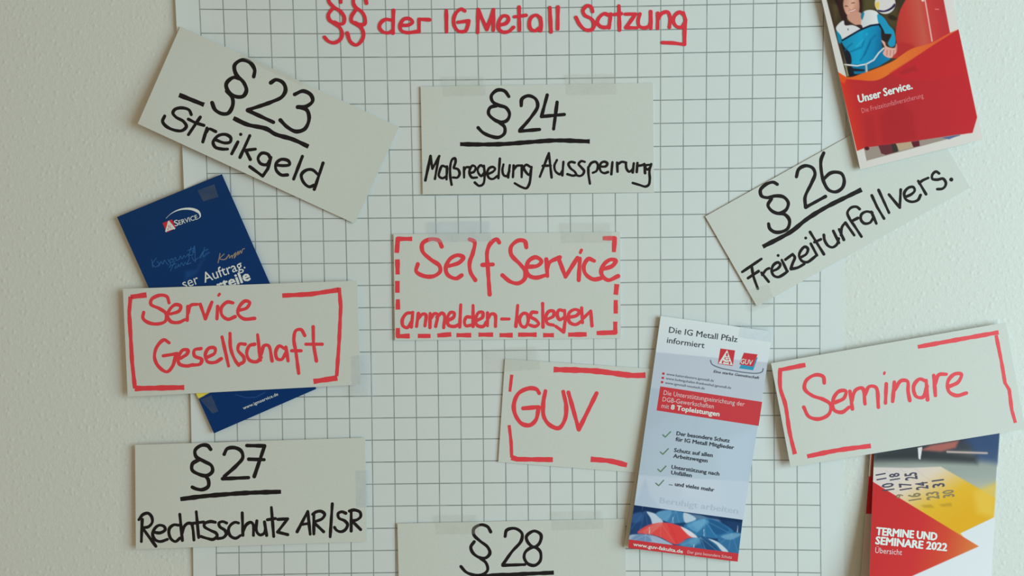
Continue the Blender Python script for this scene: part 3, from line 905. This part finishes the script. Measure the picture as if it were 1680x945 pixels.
# collar, jacket
pr.poly(soft(C4((325, 240), (385, 270), (395, 300), (330, 305))), (50, 38, 40), .8)
pr.poly(soft(C4((230, 330), (320, 245), (335, 300), (400, 300), (430, 300), (520, 350), (305, 475), (270, 420))), (206, 212, 214), .8)
pr.poly(soft(C4((530, 240), (560, 140), (640, 118), (715, 140), (750, 200), (745, 285), (640, 310), (545, 345))), ramp(C4((540, 200))[0], C4((750, 200))[0], [(0, (196, 205, 208)), (1, (216, 222, 222))]), .8)
pr.poly(soft(C4((540, 150), (565, 150), (540, 240), (525, 200))), (40, 120, 150), .8)
pr.poly(soft(C4((470, 300), (535, 300), (545, 340), (500, 330))), (60, 40, 44), .7)
pr.poly(soft(C4((300, 490), (400, 430), (540, 360), (750, 300), (770, 400), (780, 560), (800, 610), (700, 720), (560, 770), (420, 780), (380, 640), (320, 560))), ramp(C4((300, 500))[0], C4((780, 560))[0], [(0, (30, 134, 170)), (.45, (26, 156, 198)), (.8, (24, 130, 176)), (1, (18, 100, 142))]), .8)
pr.poly(soft(C4((235, 370), (290, 430), (300, 500), (270, 520), (245, 440))), (26, 132, 164), .8)
pr.poly(soft(C4((725, 170), (800, 210), (860, 300), (920, 370), (930, 540), (880, 560), (850, 520), (890, 410), (800, 400), (740, 290))), (34, 146, 186), .8)
pr.line(C4((305, 480), (400, 425), (520, 355), (640, 305), (745, 290), (785, 360), (800, 400)), 3.0, (20, 30, 52), .7)
pr.poly(C4((765, 320), (800, 400), (890, 410), (850, 500), (800, 500), (770, 440)), (44, 36, 36), .8)
pr.poly(soft(C4((290, 500), (330, 560), (400, 640), (410, 760), (370, 770), (320, 620))), (32, 34, 44), 1)
for (a, b_, c) in (((580, 430), (540, 560), (400, 620)), ((640, 500), (580, 640), (520, 720)), ((700, 420), (640, 480), (560, 660)), ((420, 520), (360, 570), (340, 600))):
    pr.line(C4(a, b_, c), 2.2, (14, 100, 142), 1.5, .7)
pr.line(C4((600, 400), (560, 470), (470, 560)), 2.0, (58, 180, 214), 1.5, .6)
pr.ell(*C4((373, 350))[0], .9, 1.8, 0, (70, 90, 110), .6)
# lower jacket, handlebar, hand
pr.poly(C4((415, 765), (560, 765), (700, 715), (790, 600), (880, 705), (740, 790), (620, 832), (600, 872), (450, 885), (430, 850)), ramp(C4((430, 820))[0], C4((860, 700))[0], [(0, (22, 116, 156)), (.5, (20, 112, 158)), (1, (22, 124, 172))]), .8)
pr.poly(C4((395, 790), (440, 815), (580, 830), (560, 850), (440, 850), (450, 900), (400, 915)), (30, 34, 44), 1.2)
pr.poly(soft(C4((770, 480), (810, 500), (830, 550), (930, 570), (950, 520), (968, 540), (950, 640), (900, 690), (830, 680), (790, 640), (810, 570))), (214, 168, 156), .8)
for t in ((840, 600), (880, 600), (920, 600)):
    pr.line(C4(t, (t[0] - 5, t[1] + 60)), 1.1, (160, 105, 98), .7)
pr.line(C4((335, 770), (480, 785), (590, 765), (680, 715), (740, 630), (800, 575)), 2.4, (206, 214, 216), .7)
pr.line(C4((590, 765), (595, 870)), 3.2, (178, 186, 180), .7)
pr.line(C4((345, 780), (370, 900)), 2.5, (150, 150, 110), 1)
# volleyball
pr.ell(*C4((815, 40))[0], 17, 17.5, 0, (206, 208, 206), .8)
pr.poly(soft(C4((700, 40), (740, 20), (735, 115), (705, 85))), (226, 196, 96), 1.2)
pr.poly(soft(C4((725, 118), (800, 125), (880, 90), (930, 40), (935, 70), (880, 120), (800, 145), (740, 138))), (46, 36, 76), .8)
# red jacket of the second person
pr.poly(soft(C4((1110, -60), (1230, -130), (1330, -170), (1460, -160), (1580, -100), (1600, 440), (1380, 520), (1200, 570), (1100, 640), (980, 690), (900, 690), (960, 600), (940, 420), (960, 260), (1000, 110))), ramp(C4((940, 300))[0], C4((1500, 200))[0], [(0, (178, 58, 52)), (.25, (188, 64, 58)), (.55, (190, 88, 74)), (.72, (190, 64, 62)), (1, (182, 54, 58))]), .9)
pr.poly(soft(C4((960, 520), (1120, 520), (1170, 560), (1100, 630), (980, 680))), (172, 46, 48), 3, .7)
pr.line(C4((1290, -10), (1330, 220), (1375, 490)), 2.1, (232, 178, 168), .6)
pr.ell(*C4((1265, 5))[0], 2.4, 2, 0, (236, 200, 190), .6)
pr.line(C4((1415, 110), (1454, 112)), 1.6, (226, 150, 145), .8, .7)
# red flag panel with orange band
pr.poly(C5((651, -610), (806, 184), (852, 163), (1000, 420), (1000, -610)), (208, 211, 206), .7)
pr.poly(list(smooth(np.array(C5((184, 399), (240, 427), (330, 403), (480, 343), (590, 272), (700, 238), (803, 183), (852, 163))))) + C5((955, 650), (930, 735), (560, 790), (330, 820), (290, 836)), ramp(C5((200, 400))[0], C5((760, 220))[0], [(0, (214, 96, 38)), (.5, (216, 118, 50)), (1, (212, 92, 52))]), .7)
pr.poly(list(smooth(np.array(C5((184, 399), (215, 430), (300, 443), (400, 444), (480, 404), (620, 312), (720, 245), (852, 163))))) + C5((955, 650), (930, 735), (560, 790), (330, 820), (290, 836)), ramp(C5((200, 560))[0], C5((930, 400))[0], [(0, (206, 62, 42)), (.12, (184, 48, 50)), (.35, (172, 46, 50)), (.6, (177, 46, 52)), (.85, (184, 45, 52)), (1, (186, 44, 50))]), .7)
pr.poly(C5((184, 399), (235, 430), (220, 462), (196, 450)), (222, 84, 36), 1.5, .9)
pr.poly(C5((470, 405), (620, 312), (850, 165), (890, 370), (850, 410), (700, 445), (560, 440)), (187, 44, 50), 2, .75)
pr.poly(C5((520, 400), (610, 360), (630, 390), (540, 415)), (156, 42, 48), 3, .55)
pr.poly(C5((410, 640), (520, 560), (600, 620), (620, 770), (430, 800)), (158, 40, 46), 5, .45)
pr.poly(C5((330, 640), (380, 640), (400, 800), (340, 810)), (160, 42, 48), 4, .4)
pr.poly(C5((800, 430), (880, 420), (940, 640), (830, 700)), (181, 44, 50), 5, .5)
# strip of photo under the flag: legs and wheel
pr.poly(C5((330, 818), (560, 789), (866, 742), (860, 752), (345, 890)), (150, 140, 132), .6)
pr.ell(*C5((345, 822))[0], 4, 3, 0, (80, 30, 36), 1)
pr.poly(C5((408, 806), (505, 796), (515, 840), (450, 858), (425, 850)), (98, 52, 58), .9)
pr.poly(C5((480, 798), (510, 795), (520, 838), (490, 846)), (60, 56, 52), .8)
pr.poly(C5((588, 786), (634, 778), (638, 808), (604, 816)), (92, 36, 46), .8)
pr.poly(C5((505, 795), (590, 785), (600, 815), (525, 836)), (176, 160, 132), .8)
pr.poly(C5((760, 762), (866, 744), (800, 772)), (70, 92, 150), 1, .8)
paper('front_cover', SHR, 250, 470, 0.0003, GLOSS, root, colors=pr)
SHR2 = Sheet([(1311, -160), (1524, -170), (1611.5, 229), (1408.8, 276.5)], 4.2, (0.0, 0, 0.2, 0.2))
paper('back_cover', SHR2, 10, 12, 0.0003, PAPER, root)
lettering('title', SHR, [('Unser Service.', C5((302, 569))[0], C5((598, 491))[0], 12.4, 0.035, 0.08)], WHITEINK, root)
PINK = mat('pale_pink_print', alb((226, 120, 125), 1480), .5, .3)
lettering('subtitle', SHR, [('Die Freizeitunfallversicherung', C5((318, 626))[0], C5((660, 540))[0], 7.8, -0.004, 0.05)], PINK, root, label='thin pale subtitle')

# ---------------------------------------------------------------- white-blue umbrella leaflet
GA = crop(1000, 500, 290 / 1246)
GB = crop(1000, 690, 260 / 1024)
GQ = [(1084, 518.3), (1267.5, 544), (1208.5, 921), (1031, 898.8)]
SHG = Sheet(GQ, 4.4, (0.4, 0, 1.0, 4.2))
root = empty('leaflet', SHG.centre())
thing(root, 'pale blue leaflet with check marks and an umbrella photo, leaning over a red lettered card', 'leaflet')
pr = Print(GAIN_M)
pr.fill(ramp(GA((730, 120))[0], GA((600, 1100))[0], [(0, (203, 217, 226)), (.3, (196, 209, 220)), (1, (186, 201, 214))]))
pr.poly(GA((320, 333), (1118, 408), (1085, 690), (280, 590)), ramp(GA((340, 400))[0], GA((1100, 500))[0], [(0, (176, 189, 202)), (1, (178, 190, 201))]), .7)
pr.poly(GA((280, 585), (1090, 690), (1000, 1250), (200, 1200)), ramp(GA((300, 800))[0], GA((700, 1200))[0], [(0, (164, 182, 196)), (.4, (166, 186, 199)), (1, (170, 190, 203))]), 1.2)
pr.poly(GB((230, 50), (420, 20), (480, 560), (160, 545)), (170, 188, 204), 9, .35)
pr.poly(GB((160, 545), (230, 380), (260, 480), (330, 570)), (158, 178, 198), 4, .6)
pr.poly(GB((700, 140), (940, 60), (880, 620), (700, 560)), (178, 199, 216), 10, .5)
pr.poly(GB((500, 20), (600, 10), (640, 120), (520, 100)), (168, 187, 202), 5, .4)
pr.ell(*GA((610, 850))[0], 6, 10, 8, (164, 182, 198), 3, .45)
pr.ell(*GA((500, 850))[0], 6, 10, 8, (168, 186, 202), 3, .35)
pr.ell(*GA((380, 840))[0], 6, 9, 8, (166, 184, 200), 3, .35)
pr.poly(GB((160, 400), (300, 480), (520, 500), (860, 590), (860, 640), (160, 548)), (176, 196, 212), 6, .4)
paper('front_panel', SHG, 150, 300, 0.0002, MATTE, root, colors=pr)
SHG2 = Sheet([(1082.6, 519), (1266, 545), (1206, 921), (1023.5, 898)], 2.6, (0.1, 0, 0.2, 0.6))
paper('back_panel', SHG2, 10, 14, 0.0002, mat('leaflet_back', (0.74, 0.73, 0.68), .6, .25), root)


class Crop:   # a sub-rectangle of a sheet given by its own pixel corners
    pass


def picture(name, parent_sheet, corners, nu, nv, pr, m, parent, off, label=None):
    sub = Sheet(corners, 0)
    sub.duv = lambda u, v: parent_sheet.depth(*happly(sub.H, u, v))
    o = paper(name, sub, nu, nv, 0, m, parent, off=off, colors=pr, solid=False)
    if label: o['label'] = label
    return o


bn = shape('banner', SHG, [GA((358, 575), (1076, 685), (1051, 854), (332, 745))], mat('banner_red', alb((187, 50, 58), 1140), .5, .3), root, 0.00006, label='red banner with white lettering')
em = shape('emblem', SHG, [GA((782, 308), (885, 322), (868, 432), (764, 416))], LOGO_RED, root, 0.00006, label='red square emblem with a white triangle')
shape('emblem_triangle', SHG, [GA((829, 318), (868, 426), (768, 413))], WHITEINK, em, 0.0001)
lettering('emblem_letters', SHG, [('I', GA((822, 362))[0], GA((832, 363))[0], 5, 0.02, 0), ('G', GA((808, 388))[0], GA((842, 392))[0], 5, 0.02, 0), ('M', GA((792, 413))[0], GA((850, 421))[0], 4.6, 0.02, 0)], LOGO_RED, em, 0.00016)
shape('fund_logo_shadow', SHG, [GA((960, 362), (1045, 372), (1012, 462), (914, 448))], mat('logo_cyan', alb((38, 140, 176), 1140), .5, .3), root, 0.00006, label='blue underlay of the red logo tile')
fl = shape('fund_logo', SHG, [GA((948, 338), (1044, 350), (1012, 436), (916, 420))], LOGO_RED, root, 0.0001, label='red logo tile')
lettering('fund_logo_lettering', SHG, [('GUV', GA((922, 414))[0], GA((1006, 426))[0], 8.2, 0.012, 0.1)], WHITEINK, fl, 0.00016)
NAVY = mat('dark_print', alb((40, 48, 62), 1140), .55, .3)
SLATE = mat('slate_print', alb((88, 100, 118), 1140), .55, .3)
ink('arc', SHG, [('712,392 722,418 780,445 860,462 960,478 1050,482 1078,470 1083,450', 1000, 500, 290 / 1246)], 1.5, SLATE, root, 0.0001, vary=0)
lettering('headline', SHG, [('Die IG Metall Pfalz', GA((418, 196))[0], GA((900, 264))[0], 9.6, 0.004, 0), ('informiert', GA((404, 268))[0], GA((668, 306))[0], 9.4, 0.004, 0)], NAVY, root)
lettering('motto', SHG, [('Eine starke Gemeinschaft', GA((733, 478))[0], GA((1055, 524))[0], 4.3, 0.015, 0.2)], NAVY, root)
lettering('web_addresses', SHG, [('www.kaiserslautern.igmetall.de', GA((402, 496))[0], GA((735, 544))[0], 4.0, 0.004, 0), ('www.ludwigshafen-frankenthal.igmetall.de', GA((397, 526))[0], GA((857, 594))[0], 4.0, 0.004, 0), ('www.igmetall-neustadt.de', GA((392, 557))[0], GA((670, 598))[0], 4.0, 0.004, 0)], SLATE, root)
for bx, by in ((380, 485), (376, 515), (371, 545)):
    shape('bullet', SHG, [GA((bx - 7, by - 8), (bx + 9, by - 6), (bx + 7, by + 9), (bx - 9, by + 7))], LOGO_RED, root, 0.0001)
BPINK = mat('banner_thin_print', alb((240, 190, 192), 1140), .5, .3)
lettering('banner_text', SHG, [('Die Unterstützungseinrichtung der', GA((380, 634))[0], GA((950, 716))[0], 7.4, -0.006, 0), ('DGB-Gewerkschaften', GA((372, 680))[0], GA((733, 732))[0], 7.4, -0.006, 0), ('mit', GA((365, 726))[0], GA((418, 734))[0], 7.4, -0.006, 0)], BPINK, bn)
lettering('banner_bold_text', SHG, [('8 Topleistungen', GA((432, 736))[0], GA((772, 786))[0], 7.6, 0.04, 0)], WHITEINK, bn)
GREEN = mat('check_green', alb((86, 120, 92), 1140), .5, .3)
for a, b_, c in (((345, 92), (360, 107), (395, 72)), ((328, 203), (345, 218), (380, 182)), ((313, 315), (330, 331), (365, 294)), ((300, 405), (318, 421), (350, 386))):
    ink('check_mark', SHG, [('L %d,%d %d,%d %d,%d' % (*a, *b_, *c), 1000, 690, 260 / 1024)], 1.7, GREEN, root, 0.0001, label='green check mark')
lettering('bullet_text', SHG, [(t, GB(p)[0], GB(q_)[0], 6.2, 0.03, 0) for t, p, q_ in (
    ('Der besondere Schutz', (433, 94), (775, 142)), ('für IG Metall Mitglieder', (427, 131), (803, 186)), ('Schutz auf allen', (417, 202), (665, 236)), ('Arbeitswegen', (412, 239), (632, 271)),
    ('Unterstützung nach', (400, 311), (708, 356)), ('Unfällen', (398, 347), (530, 366)), ('... und vieles mehr', (385, 416), (675, 460)))], NAVY, root)
GHOST = mat('ghost_print', alb((168, 186, 200), 1140), .6, .3)
lettering('ghost_text', SHG, [('Beruhigt arbeiten', GB((325, 533))[0], GB((830, 602))[0], 9.5, 0.012, 0)], GHOST, root, 0.0001, label='pale grey lettering above the umbrellas')
pu = Print(GAIN_M)
pu.fill(ramp(GB((400, 580))[0], GB((380, 820))[0], [(0, (24, 50, 88)), (.5, (30, 66, 108)), (1, (26, 58, 98))]))
pu.poly(GB((500, 600), (700, 620), (720, 660), (560, 640)), (110, 150, 180), 3, .7)
# left dark umbrella with pale flank
pu.poly(soft(GB((130, 730), (150, 610), (200, 580), (260, 585), (320, 620), (345, 660), (250, 690), (190, 735))), (34, 66, 112), .8)
pu.poly(soft(GB((240, 588), (300, 605), (345, 655), (285, 680), (265, 630))), (176, 196, 212), 1.2)
pu.poly(soft(GB((150, 610), (200, 585), (215, 640), (150, 660))), (52, 92, 142), 2, .8)
# back umbrella centre
pu.poly(soft(GB((300, 600), (400, 578), (480, 595), (560, 640), (460, 660), (380, 660))), (58, 116, 160), 1)
pu.poly(soft(GB((300, 600), (400, 580), (370, 650))), (96, 152, 190), 1.5, .8)
pu.poly(soft(GB((480, 595), (560, 635), (490, 660))), (184, 204, 218), 1.2, .9)
# blue umbrella centre right
pu.poly(soft(GB((480, 680), (560, 645), (640, 635), (720, 660), (800, 720), (700, 760), (600, 750), (540, 740))), (46, 110, 156), .9)
pu.poly(soft(GB((500, 675), (620, 637), (570, 720))), (90, 152, 190), 1.5, .8)
pu.poly(soft(GB((640, 640), (720, 665), (770, 710), (690, 735))), (30, 84, 130), 1.2, .8)
# right edge umbrella
pu.poly(soft(GB((700, 760), (780, 725), (850, 730), (840, 860), (740, 830))), (50, 108, 152), .9)
pu.poly(soft(GB((720, 750), (790, 728), (850, 735), (780, 770))), (120, 170, 200), 1.5, .7)
pu.poly(soft(GB((760, 640), (855, 650), (850, 720), (800, 700))), (30, 62, 104), 1.2, .9)
# front right umbrella with pale flank
pu.poly(soft(GB((430, 805), (500, 765), (580, 752), (660, 768), (720, 800), (765, 850), (600, 830))), (44, 96, 140), .9)
pu.poly(soft(GB((640, 765), (700, 785), (768, 850), (730, 845), (690, 800))), (186, 204, 214), .9)
pu.poly(soft(GB((500, 768), (570, 755), (540, 815), (450, 800))), (78, 136, 174), 1.5, .8)
pu.poly(soft(GB((580, 755), (660, 790), (700, 838), (620, 828))), (28, 66, 108), 1.5, .7)
# front left grey umbrella
pu.poly(soft(GB((125, 745), (200, 735), (290, 745), (370, 780), (410, 805), (125, 775))), (150, 172, 196), .9)
pu.poly(soft(GB((180, 738), (250, 738), (270, 780), (140, 770))), (88, 124, 166), 2, .7)
# the coral umbrella
pu.poly(soft(GB((180, 725), (230, 685), (300, 663), (380, 662), (460, 685), (530, 735), (565, 752), (500, 762), (430, 800), (330, 755), (260, 735))), (222, 74, 72), .8)
pu.poly(soft(GB((460, 685), (530, 720), (568, 755), (525, 750))), (206, 208, 214), .9)
pu.poly(soft(GB((300, 665), (345, 662), (260, 730), (215, 722))), (232, 104, 98), 1.5, .8)
pu.poly(soft(GB((380, 664), (450, 690), (500, 755), (430, 795))), (204, 58, 60), 1.5, .6)
pu.line(GB((375, 663), (410, 720), (435, 790)), .8, (190, 48, 52), .8, .7)
for a, b_ in (((258, 690), (258, 735)), ((410, 625), (410, 660)), ((215, 555), (212, 580)), ((610, 705), (610, 745)), ((545, 800), (545, 822)), ((828, 680), (826, 720))):
    pu.line(GB(a, b_), 1.0, (214, 220, 226), .6, .8)
# ribs and sheen of the umbrellas
for apex, rim, c, al in (((610, 640), ((500, 690), (550, 742), (620, 752), (690, 752), (770, 725)), (120, 172, 204), .45), ((430, 584), ((330, 650), (400, 662), (450, 660)), (120, 168, 200), .45),
                         ((590, 756), ((470, 805), (540, 822), (620, 832), (690, 838)), (130, 180, 208), .5), ((230, 582), ((140, 700), (190, 732), (250, 688)), (70, 112, 160), .6),
                         ((790, 730), ((720, 790), (770, 830), (830, 850)), (120, 168, 200), .4), ((330, 662), ((200, 722), (262, 734), (330, 752), (420, 790)), (240, 132, 122), .5),
                         ((235, 738), ((150, 776), (230, 786), (320, 798)), (180, 196, 214), .5)):
    for r in rim:
        pu.line(GB(apex, r), .9, c, .8, al)
pu.poly(soft(GB((540, 660), (610, 642), (640, 650), (600, 690), (560, 700))), (104, 164, 198), 3, .6)
pu.poly(soft(GB((520, 772), (580, 758), (590, 790), (520, 800))), (96, 156, 190), 3, .6)
pu.poly(GB((560, 600), (860, 640), (856, 662), (640, 630)), (20, 44, 80), 1.2, .8)
pu.poly(GB((160, 548), (330, 572), (300, 600), (240, 585), (155, 600)), (22, 46, 84), 1.5, .8)
picture('umbrella_photo', SHG, GB((159, 546), (860, 641), (834, 861), (125, 769)), 140, 48, pu, MATTE, root, 0.00007, label='photo of blue umbrellas around one red umbrella')
ft = shape('footer_band', SHG, [GB((126, 768), (834, 859), (828, 912), (121, 823))], mat('footer_red', alb((188, 48, 56), 1140), .5, .3), root, 0.00011, label='red footer band')
lettering('footer_address', SHG, [('www.guv-fakulta.de', GB((153, 809))[0], GB((472, 857))[0], 5.6, 0.03, 0)], WHITEINK, ft, 0.00018)
lettering('footer_text', SHG, [('Der ganz besondere Schutz', GB((503, 857))[0], GB((790, 893))[0], 4.6, -0.004, 0)], BPINK, ft, 0.00018)

# ---------------------------------------------------------------- course dates booklet, lower right
T = crop(1360, 690, 320 / 1186)
TQ = [(1438, 640), (1644.5, 635), (1623, 1010), (1424, 1010)]


def tdepth(u, v):
    yy = 640 + v * 370
    t = np.clip((yy - 735) / 210.0, 0, 1.4)
    return 4.6 + (0.3 + 0.7 * (1 - u)) * 13.0 * t ** 1.25


SHT = Sheet(TQ, 0, fn=tdepth)
root = empty('booklet', SHT.centre())
thing(root, 'standing booklet of course dates at lower right, partly behind a red lettered card', 'booklet')
pr = Print(light_at(1530))
pr.fill(lambda X, Y: np.tile(np.array([208., 221, 226]), (len(X), 1)))
pr.poly(T((240, -300), (1060, -300), (1000, 590), (800, 686), (272, 375)), ramp(T((640, 120))[0], T((650, 420))[0], [(0, (60, 66, 76)), (.18, (66, 74, 82)), (.33, (100, 110, 110)), (.5, (146, 160, 154)), (.75, (150, 166, 160)), (1, (170, 178, 160))]), .7)
pr.poly(T((760, 60), (1060, 40), (1030, 260), (900, 240), (860, 150)), (58, 84, 124), 9, .85)
pr.poly(T((280, 200), (560, 170), (900, 215), (900, 262), (520, 240), (280, 240)), (52, 58, 62), 7, .85)
pr.poly(T((560, 180), (620, 150), (790, 120), (770, 165), (680, 188)), (176, 108, 98), 3, .9)
pr.line(T((720, 190), (960, 198)), 3.2, (196, 182, 176), 1.3, .9)
pr.poly(T((540, 165), (568, 160), (556, 238), (545, 232)), (214, 220, 222), .6)
pr.poly(T((268, 284), (480, 288), (680, 280), (1010, 470), (1000, 590), (800, 686), (840, 740), (260, 420)), ramp(T((480, 290))[0], T((700, 650))[0], [(0, (206, 206, 202)), (.25, (212, 204, 186)), (.45, (214, 190, 120)), (.65, (214, 178, 52)), (1, (212, 168, 40))]), 1.2)
pr.poly(T((880, 430), (1020, 380), (1004, 592), (900, 560)), (218, 190, 78), 8, .8)
pr.line(T((340, 300), (560, 480)), .6, (170, 168, 160), .6, .5)
pr.line(T((430, 290), (660, 480)), .6, (170, 168, 160), .6, .5)
pr.line(T((520, 290), (760, 480)), .6, (170, 168, 160), .6, .5)
pr.poly(T((560, 515), (620, 510), (640, 530), (580, 530)), (150, 128, 50), 2, .5)
pr.poly(T((670, 510), (740, 500), (750, 520), (690, 525)), (150, 128, 50), 2, .45)
pr.poly(T((1010, 586), (800, 686), (912, 766), (1000, 720)), (208, 221, 226), .7)
pr.poly(T((240, 356), (272, 375), (912, 765), (500, 948), (200, 1080), (200, 900)), ramp(T((300, 620))[0], T((915, 765))[0], [(0, (190, 51, 53)), (.4, (194, 54, 54)), (.68, (199, 76, 54)), (1, (205, 128, 66))]), .7)
paper('front_cover', SHT, 210, 370, 0.0003, GLOSS, root, colors=pr)
TQ2 = [(1436, 640), (1640, 635), (1618, 1010), (1408, 1010)]
SHT2 = Sheet(TQ2, 3.4, (0, 0, .6, 1.0))
pb = Print(light_at(1450) * 0.9).fill(lambda X, Y: np.tile(np.array([186., 178, 168]), (len(X), 1)))
pb.poly(T((255, 200), (300, 200), (300, 345), (250, 350)), (150, 78, 62), .8)
pb.poly(T((150, 340), (400, 340), (400, 568), (150, 568)), (176, 36, 48), .8)
paper('back_cover', SHT2, 120, 220, 0.0003, MATTE, root, colors=pb)
lettering('title', SHT, [('TERMINE UND', T((287, 694))[0], T((655, 728))[0], 12.2, 0.045, 0), ('SEMINARE 2022', T((283, 750))[0], T((715, 793))[0], 12.2, 0.045, 0)], WHITEINK, root)
lettering('subtitle', SHT, [('Übersicht', T((280, 804))[0], T((443, 818))[0], 9.0, -0.006, 0)], BPINK, root)
CAL = mat('calendar_digits', alb((62, 60, 84), 1530), .5, .3)
CAL2 = mat('calendar_digits_faded', alb((128, 116, 78), 1530), .5, .3)
dig = []
for t, (x, y), c in (('11', (322, 356), 9), ('18', (408, 352), 11), ('25', (500, 352), 13)):
    pass


def sideways(rows, m):
    L = []
    for t, cx, cy, w, h in rows:   # digits printed turned a quarter anticlockwise: baseline runs upward
        L.append((t, T((cx + w / 2, cy + h / 2 + 4))[0], T((cx + w / 2 - 6, cy - h / 2))[0], w * 320 / 1186, 0.02, 0))
    return L


lettering('calendar_digits', SHT, sideways([('11', 320, 334, 58, 30), ('18', 402, 334, 60, 34), ('25', 502, 332, 72, 38), ('10', 362, 396, 70, 38), ('17', 468, 392, 72, 36), ('24', 568, 390, 72, 38), ('31', 668, 376, 70, 40)], CAL), CAL, root)
lettering('faded_digits', SHT, sideways([('9', 432, 450, 42, 16), ('16', 524, 456, 74, 36), ('23', 634, 450, 74, 40), ('30', 730, 438, 66, 38)], CAL2), CAL2, root)

# ---------------------------------------------------------------- clear adhesive tape
def tape_material(name, color, cover):
    m = bpy.data.materials.new(name)
    m.use_nodes = True
    nt = m.node_tree
    p = nt.nodes['Principled BSDF']
    p.inputs['Base Color'].default_value = (*color, 1)
    p.inputs['Roughness'].default_value = 0.3
    p.inputs['Specular IOR Level'].default_value = 0.5
    tr = nt.nodes.new('ShaderNodeBsdfTransparent')
    tc = nt.nodes.new('ShaderNodeTexCoord')
    n = nt.nodes.new('ShaderNodeTexNoise'); n.inputs['Scale'].default_value = 120; n.inputs['Detail'].default_value = 2
    nt.links.new(tc.outputs['Object'], n.inputs['Vector'])
    mr = nt.nodes.new('ShaderNodeMapRange')
    mr.inputs['From Min'].default_value = .3; mr.inputs['From Max'].default_value = .7
    mr.inputs['To Min'].default_value = cover * .7; mr.inputs['To Max'].default_value = cover * 1.3
    nt.links.new(n.outputs['Fac'], mr.inputs['Value'])
    mx = nt.nodes.new('ShaderNodeMixShader')
    nt.links.new(mr.outputs[0], mx.inputs[0])
    nt.links.new(tr.outputs[0], mx.inputs[1]); nt.links.new(p.outputs[0], mx.inputs[2])
    nt.links.new(mx.outputs[0], nt.nodes['Material Output'].inputs['Surface'])
    return m


TAPE = tape_material('clear_tape', (0.70, 0.68, 0.62), 0.07)
TAPEB = tape_material('glossy_clear_tape', (0.66, 0.74, 0.86), 0.10)
TAPED = tape_material('tape_on_dark_gloss', (0.22, 0.26, 0.30), 0.12)


def tape(corners, on, m, label, gap=0.35):
    c = np.mean(corners, 0)
    pts = np.array(corners + [tuple(c)], float)
    u, v = happly(on.G, pts[:, 0], pts[:, 1])
    d = on.duv(np.clip(u, 0, 1), np.clip(v, 0, 1)).max() * 1e3
    sh = Sheet(corners, d + gap)
    o = paper('adhesive_tape', sh, 6, 4, 0.00005, m)
    thing(o, label, 'tape', 'strips of clear tape')


k23, k24, k26, k27, k28, kSelf, kServ, kGuv, kSem = CARDS
tape([(726, 126), (797, 125), (798, 157), (727, 158)], k24, TAPE, 'clear tape over the upper edge of the § 24 card, left of its number')
tape([(928, 122), (1012, 121), (1013, 155), (929, 156)], k24, TAPE, 'clear tape over the upper edge of the § 24 card, right of its number')
tape([(702, 364), (806, 362), (807, 396), (703, 398)], kSelf, TAPEB, 'clear tape over the top edge of the dashed card, above its first letters', 0.2)
tape([(920, 366), (1004, 365), (1005, 398), (921, 399)], kSelf, TAPE, 'clear tape over the top edge of the dashed card, above its last letters')
tape([(714, 846), (786, 845), (787, 876), (715, 877)], k28, TAPE, 'clear tape over the upper edge of the § 28 card, left of its number')
tape([(905, 840), (990, 838), (991, 868), (906, 870)], k28, TAPE, 'clear tape over the upper edge of the § 28 card, right of its number')
tape([(796, 574), (884, 568), (887, 606), (799, 612)], kGuv, TAPE, 'creased clear tape across the upper left corner of the card under the umbrella leaflet')
tape([(576, 584), (612, 582), (614, 650), (578, 652)], kServ, TAPEB, 'clear tape at the lower right corner of the bracketed card over the blue brochure')
tape([(1222, 478), (1262, 466), (1274, 500), (1234, 512)], k26, TAPE, 'clear tape at the bottom corner of the § 26 card')
tape([(1216, 530), (1272, 538), (1268, 562), (1212, 553)], SHG, TAPEB, 'clear tape at the top right corner of the umbrella leaflet')
tape([(584, 772), (608, 771), (609, 832), (585, 833)], k27, TAPEB, 'clear tape at the right edge of the § 27 card')
tape([(398, 82), (502, 130), (498, 141), (393, 93)], k23, TAPE, 'clear tape along the upper edge of the § 23 card')
tape(C8((290, 335), (400, 290), (470, 450), (412, 472)), SHB, TAPED, 'clear tape strip near the bottom tip of the dark blue brochure', 0.25)
tape(C7((648, 190), (772, 145), (802, 238), (690, 272)), SHB, TAPED, 'clear tape strip near the top corner of the dark blue brochure', 0.25)

# clean helper property
for o in bpy.data.objects:
    if '_o' in o.keys():
        del o['_o']
